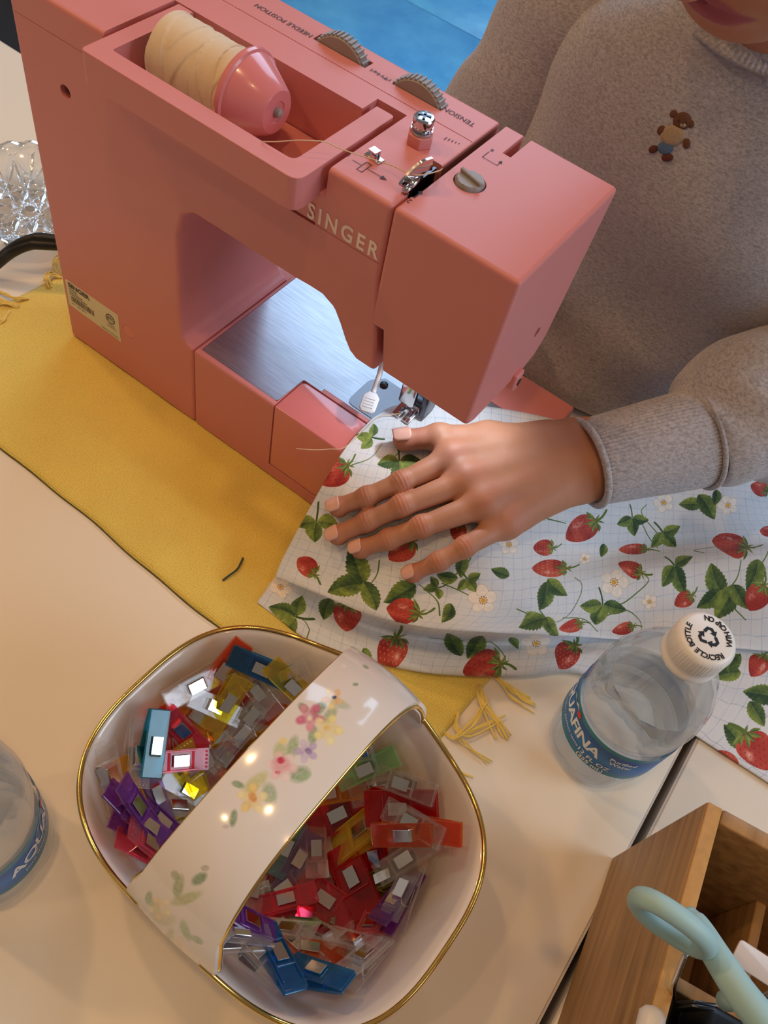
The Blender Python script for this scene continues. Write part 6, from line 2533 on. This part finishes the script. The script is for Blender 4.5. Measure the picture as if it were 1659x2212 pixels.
c0, c1 = at(1268, 1000, .0905), at(1512, 945, .1010)
mid2 = at(1600, 895, .1060)
sleeve([c1 * .96 + c0 * .04, at(1540, 930, .1030), mid2, (ELL + mid2) / 2 + np.array([.002, 0, .004]), ELL + np.array([.006, -.004, -.004]), (SHL + ELL) / 2 + np.array([.006, -.004, .0]), SHL + np.array([.0, .0, .006]), SHL + np.array([-.055, .005, .012])],
       [.0296, .0375, .0450, .0480, .0500, .0490, .0470, .0420], 'sleeve', .055, 1.0)
sleeve([HNR + np.array([-.004, .012, .002]), (HNR + ELR) / 2, ELR + np.array([-.003, .003, -.004]), (SHR + ELR) / 2, SHR + np.array([0, 0, .004]), SHR + np.array([.055, .005, .012])],
       [.026, .036, .044, .0455, .0450, .040], 'sleeve', .05, 2.4)


def cuff_fn(A_, B_, ra, rb):
    ax_ = (B_ - A_) / np.linalg.norm(B_ - A_)
    u_ = np.array([0, 0, 1.0]) - ax_ * ax_[2]
    u_ /= np.linalg.norm(u_)
    w = np.cross(ax_, u_)

    def fn(t, s_):
        r = ra + (rb - ra) * s_
        nr = u_ * math.cos(t) + w * math.sin(t)
        sag = .0012 * math.sin(2 * t + 3 * s_)
        return A_ + (B_ - A_) * s_ + u_ * math.cos(t) * r * .86 + w * math.sin(t) * r + nr * sag, nr
    return fn


ribbed_ring('cuff', cuff_fn(c0, c1, .0262, .0285), 320, 14, sw, .0034)
rim_ = [cuff_fn(c0, c1, .0270, .0285)(2 * math.pi * k / 80, 0)[0] for k in range(80)]
MB().tube(rim_, .0021, 8, closed=True).obj('cuff_edge', M['heather_rib'], sw, smooth_=True)
rim_ = [cuff_fn(c0, c1, .0270, .0305)(2 * math.pi * k / 80, .985)[0] for k in range(80)]
MB().tube(rim_, .0016, 8, closed=True).obj('cuff_seam', M['heather_rib'], sw, smooth_=True)
# shoulder seam line of the far sleeve
q = [on_torso(x, y)[0] for x, y in ((1182, 5), (1165, 70), (1140, 150), (1118, 230))]
q = [p for p in q if p is not None]
if len(q) > 2:
    MB().tube(catmull(q, 6), .0012, 6).obj('shoulder_seam', M['heather_rib'], sw, smooth_=True)

# trousers over the lap
tr = MB()
for s_ in (-1, 1):
    hip = np.array([.29 + s_ * .062, .31, -.20])
    tr.tube(catmull([hip + np.array([0, .03, .02]), hip + np.array([s_ * .01, -.06, .002]), hip + np.array([s_ * .02, -.16, .0]), hip + np.array([s_ * .02, -.19, -.10]), hip + np.array([s_ * .02, -.18, -.46])], 6), .068, 24)
tl_ = tr
for k, s_ in enumerate((-1, 1)):
    one = MB()
    hip = np.array([.29 + s_ * .062, .31, -.20])
    one.tube(catmull([hip + np.array([0, .04, .03]), hip + np.array([s_ * .01, -.06, .002]), hip + np.array([s_ * .02, -.16, .0]), hip + np.array([s_ * .02, -.19, -.10]), hip + np.array([s_ * .02, -.18, -.47])], 6), [.078] * 7 + [.066] * 18, 24)
    one.obj('trouser_leg', M['trousers'], person, smooth_=True)
    sh = MB().sphere(tuple(hip + np.array([s_ * .02, -.20, -.49])), (.032, .070, .028), 20, 12)
    sh.obj('shoe', M['black'], person, smooth_=True)

# hair, out of the frame, but there
M['hair'] = pbr('brown_hair', srgb(66, 42, 30), .5, var=.3, scale=120)
hf = Field(HC - .14, HC + .14, .0035)
hf.ellipsoid(hd(0, -.020, .030), (.074, .082, .078), HB_, .004)
for s_ in (-1, 1):
    hf.capsule(hd(s_ * .062, -.030, .01), hd(s_ * .060, -.060, -.065), .022, .014, .02)
hf.ellipsoid(hd(0, .070, -.030), (.060, .060, .070), HB_, .01, True)
v_, f_ = hf.surface()
link('hair', mesh(relax(v_, f_, 2), f_.tolist()), M['hair'], person)
M['eye'] = pbr('eye_white', srgb(230, 226, 220), .2)
for s_ in (-1, 1):
    e = MB().sphere(tuple(hd(s_ * .027, .0475, .009)), .0100, 18, 12).obj('eyeball', M['eye'], person, smooth_=True)
    MB().sphere(tuple(hd(s_ * .027, .0545, .0050)), .0045, 14, 8).obj('iris', M['hair'], e, smooth_=True)
    MB().tube([hd(s_ * .014, .068, .026), hd(s_ * .027, .069, .030), hd(s_ * .040, .060, .026)], [.0012, .0022, .0010], 8).obj('eyebrow', M['hair'], person, smooth_=True)

# small embroidered bear on the chest
BR = pbr('brown_stitching', srgb(104, 66, 44), .85, var=.25, scale=900, bump=.5, bscale=1500)
KN = pbr('oat_stitching', srgb(176, 152, 122), .85, var=.35, scale=1100, bump=.5, bscale=1500)
DN = pbr('denim_stitching', srgb(84, 112, 142), .85, var=.25, scale=900, bump=.5, bscale=1500)
DK = pbr('dark_stitching', srgb(40, 28, 26), .8)
SH = pbr('russet_stitching', srgb(96, 46, 34), .85, var=.2, scale=900, bump=.5, bscale=1500)
bp_, bn_ = on_torso(1452, 292)
tx_ = on_torso(1475, 292)[0]
ty_ = on_torso(1452, 262)[0]
up_b = ty_ - bp_
up_b = up_b / np.linalg.norm(up_b)
rt_b = np.cross(up_b, bn_)
rt_b /= np.linalg.norm(rt_b)
pu = np.linalg.norm(proj(bp_ + up_b * .001) - proj(bp_)) / .001
pr_ = np.linalg.norm(proj(bp_ + rt_b * .001) - proj(bp_)) / .001
bear = None


def patch(px, py, a, b, ang, m, name, h=.0007, par=None):
    p, nn = on_torso(px, py)
    ca, sa = math.cos(R_(ang)), math.sin(R_(ang))
    e1 = rt_b * ca / pr_ - up_b * sa / pu
    e2 = rt_b * sa / pr_ + up_b * ca / pu
    v = [p + nn * h]
    n = 20
    for rr, hh in ((.6, .85), (.9, .5), (1.0, -.3)):
        for k in range(n):
            t = 2 * math.pi * k / n
            v.append(p + e1 * a * rr * math.cos(t) + e2 * b * rr * math.sin(t) + nn * h * hh)
    f = [(0, 1 + k, 1 + (k + 1) % n) for k in range(n)]
    for r_ in range(2):
        f += [(1 + r_ * n + k, 1 + (r_ + 1) * n + k, 1 + (r_ + 1) * n + (k + 1) % n, 1 + r_ * n + (k + 1) % n) for k in range(n)]
    return link(name, mesh(v, f), m, par or sw)


patch(1455, 246, 9, 9, 0, BR, 'embroidered_ear', .0008)
patch(1492, 268, 8, 9, 0, BR, 'embroidered_ear', .0008)
patch(1473, 262, 21, 20, 20, BR, 'embroidered_head', .0011)
patch(1453, 292, 29, 23, 15, KN, 'embroidered_body', .0010)
patch(1428, 281, 9, 11, 30, BR, 'embroidered_arm', .0009)
patch(1483, 310, 9, 12, 0, BR, 'embroidered_arm', .0009)
patch(1438, 318, 19, 16, 15, DN, 'embroidered_trousers', .0009)
patch(1412, 322, 12, 9, -10, SH, 'embroidered_foot', .0011)
patch(1442, 340, 14, 10, 5, SH, 'embroidered_foot', .0011)
hd_ = patch(1476, 270, 8, 6, 10, KN, 'embroidered_muzzle', .0016)
patch(1467, 261, 2.4, 2.6, 0, DK, 'embroidered_eye', .0016)
patch(1482, 266, 2.4, 2.6, 0, DK, 'embroidered_eye', .0016)
patch(1476, 267, 2.4, 2.0, 0, DK, 'embroidered_nose', .0022)
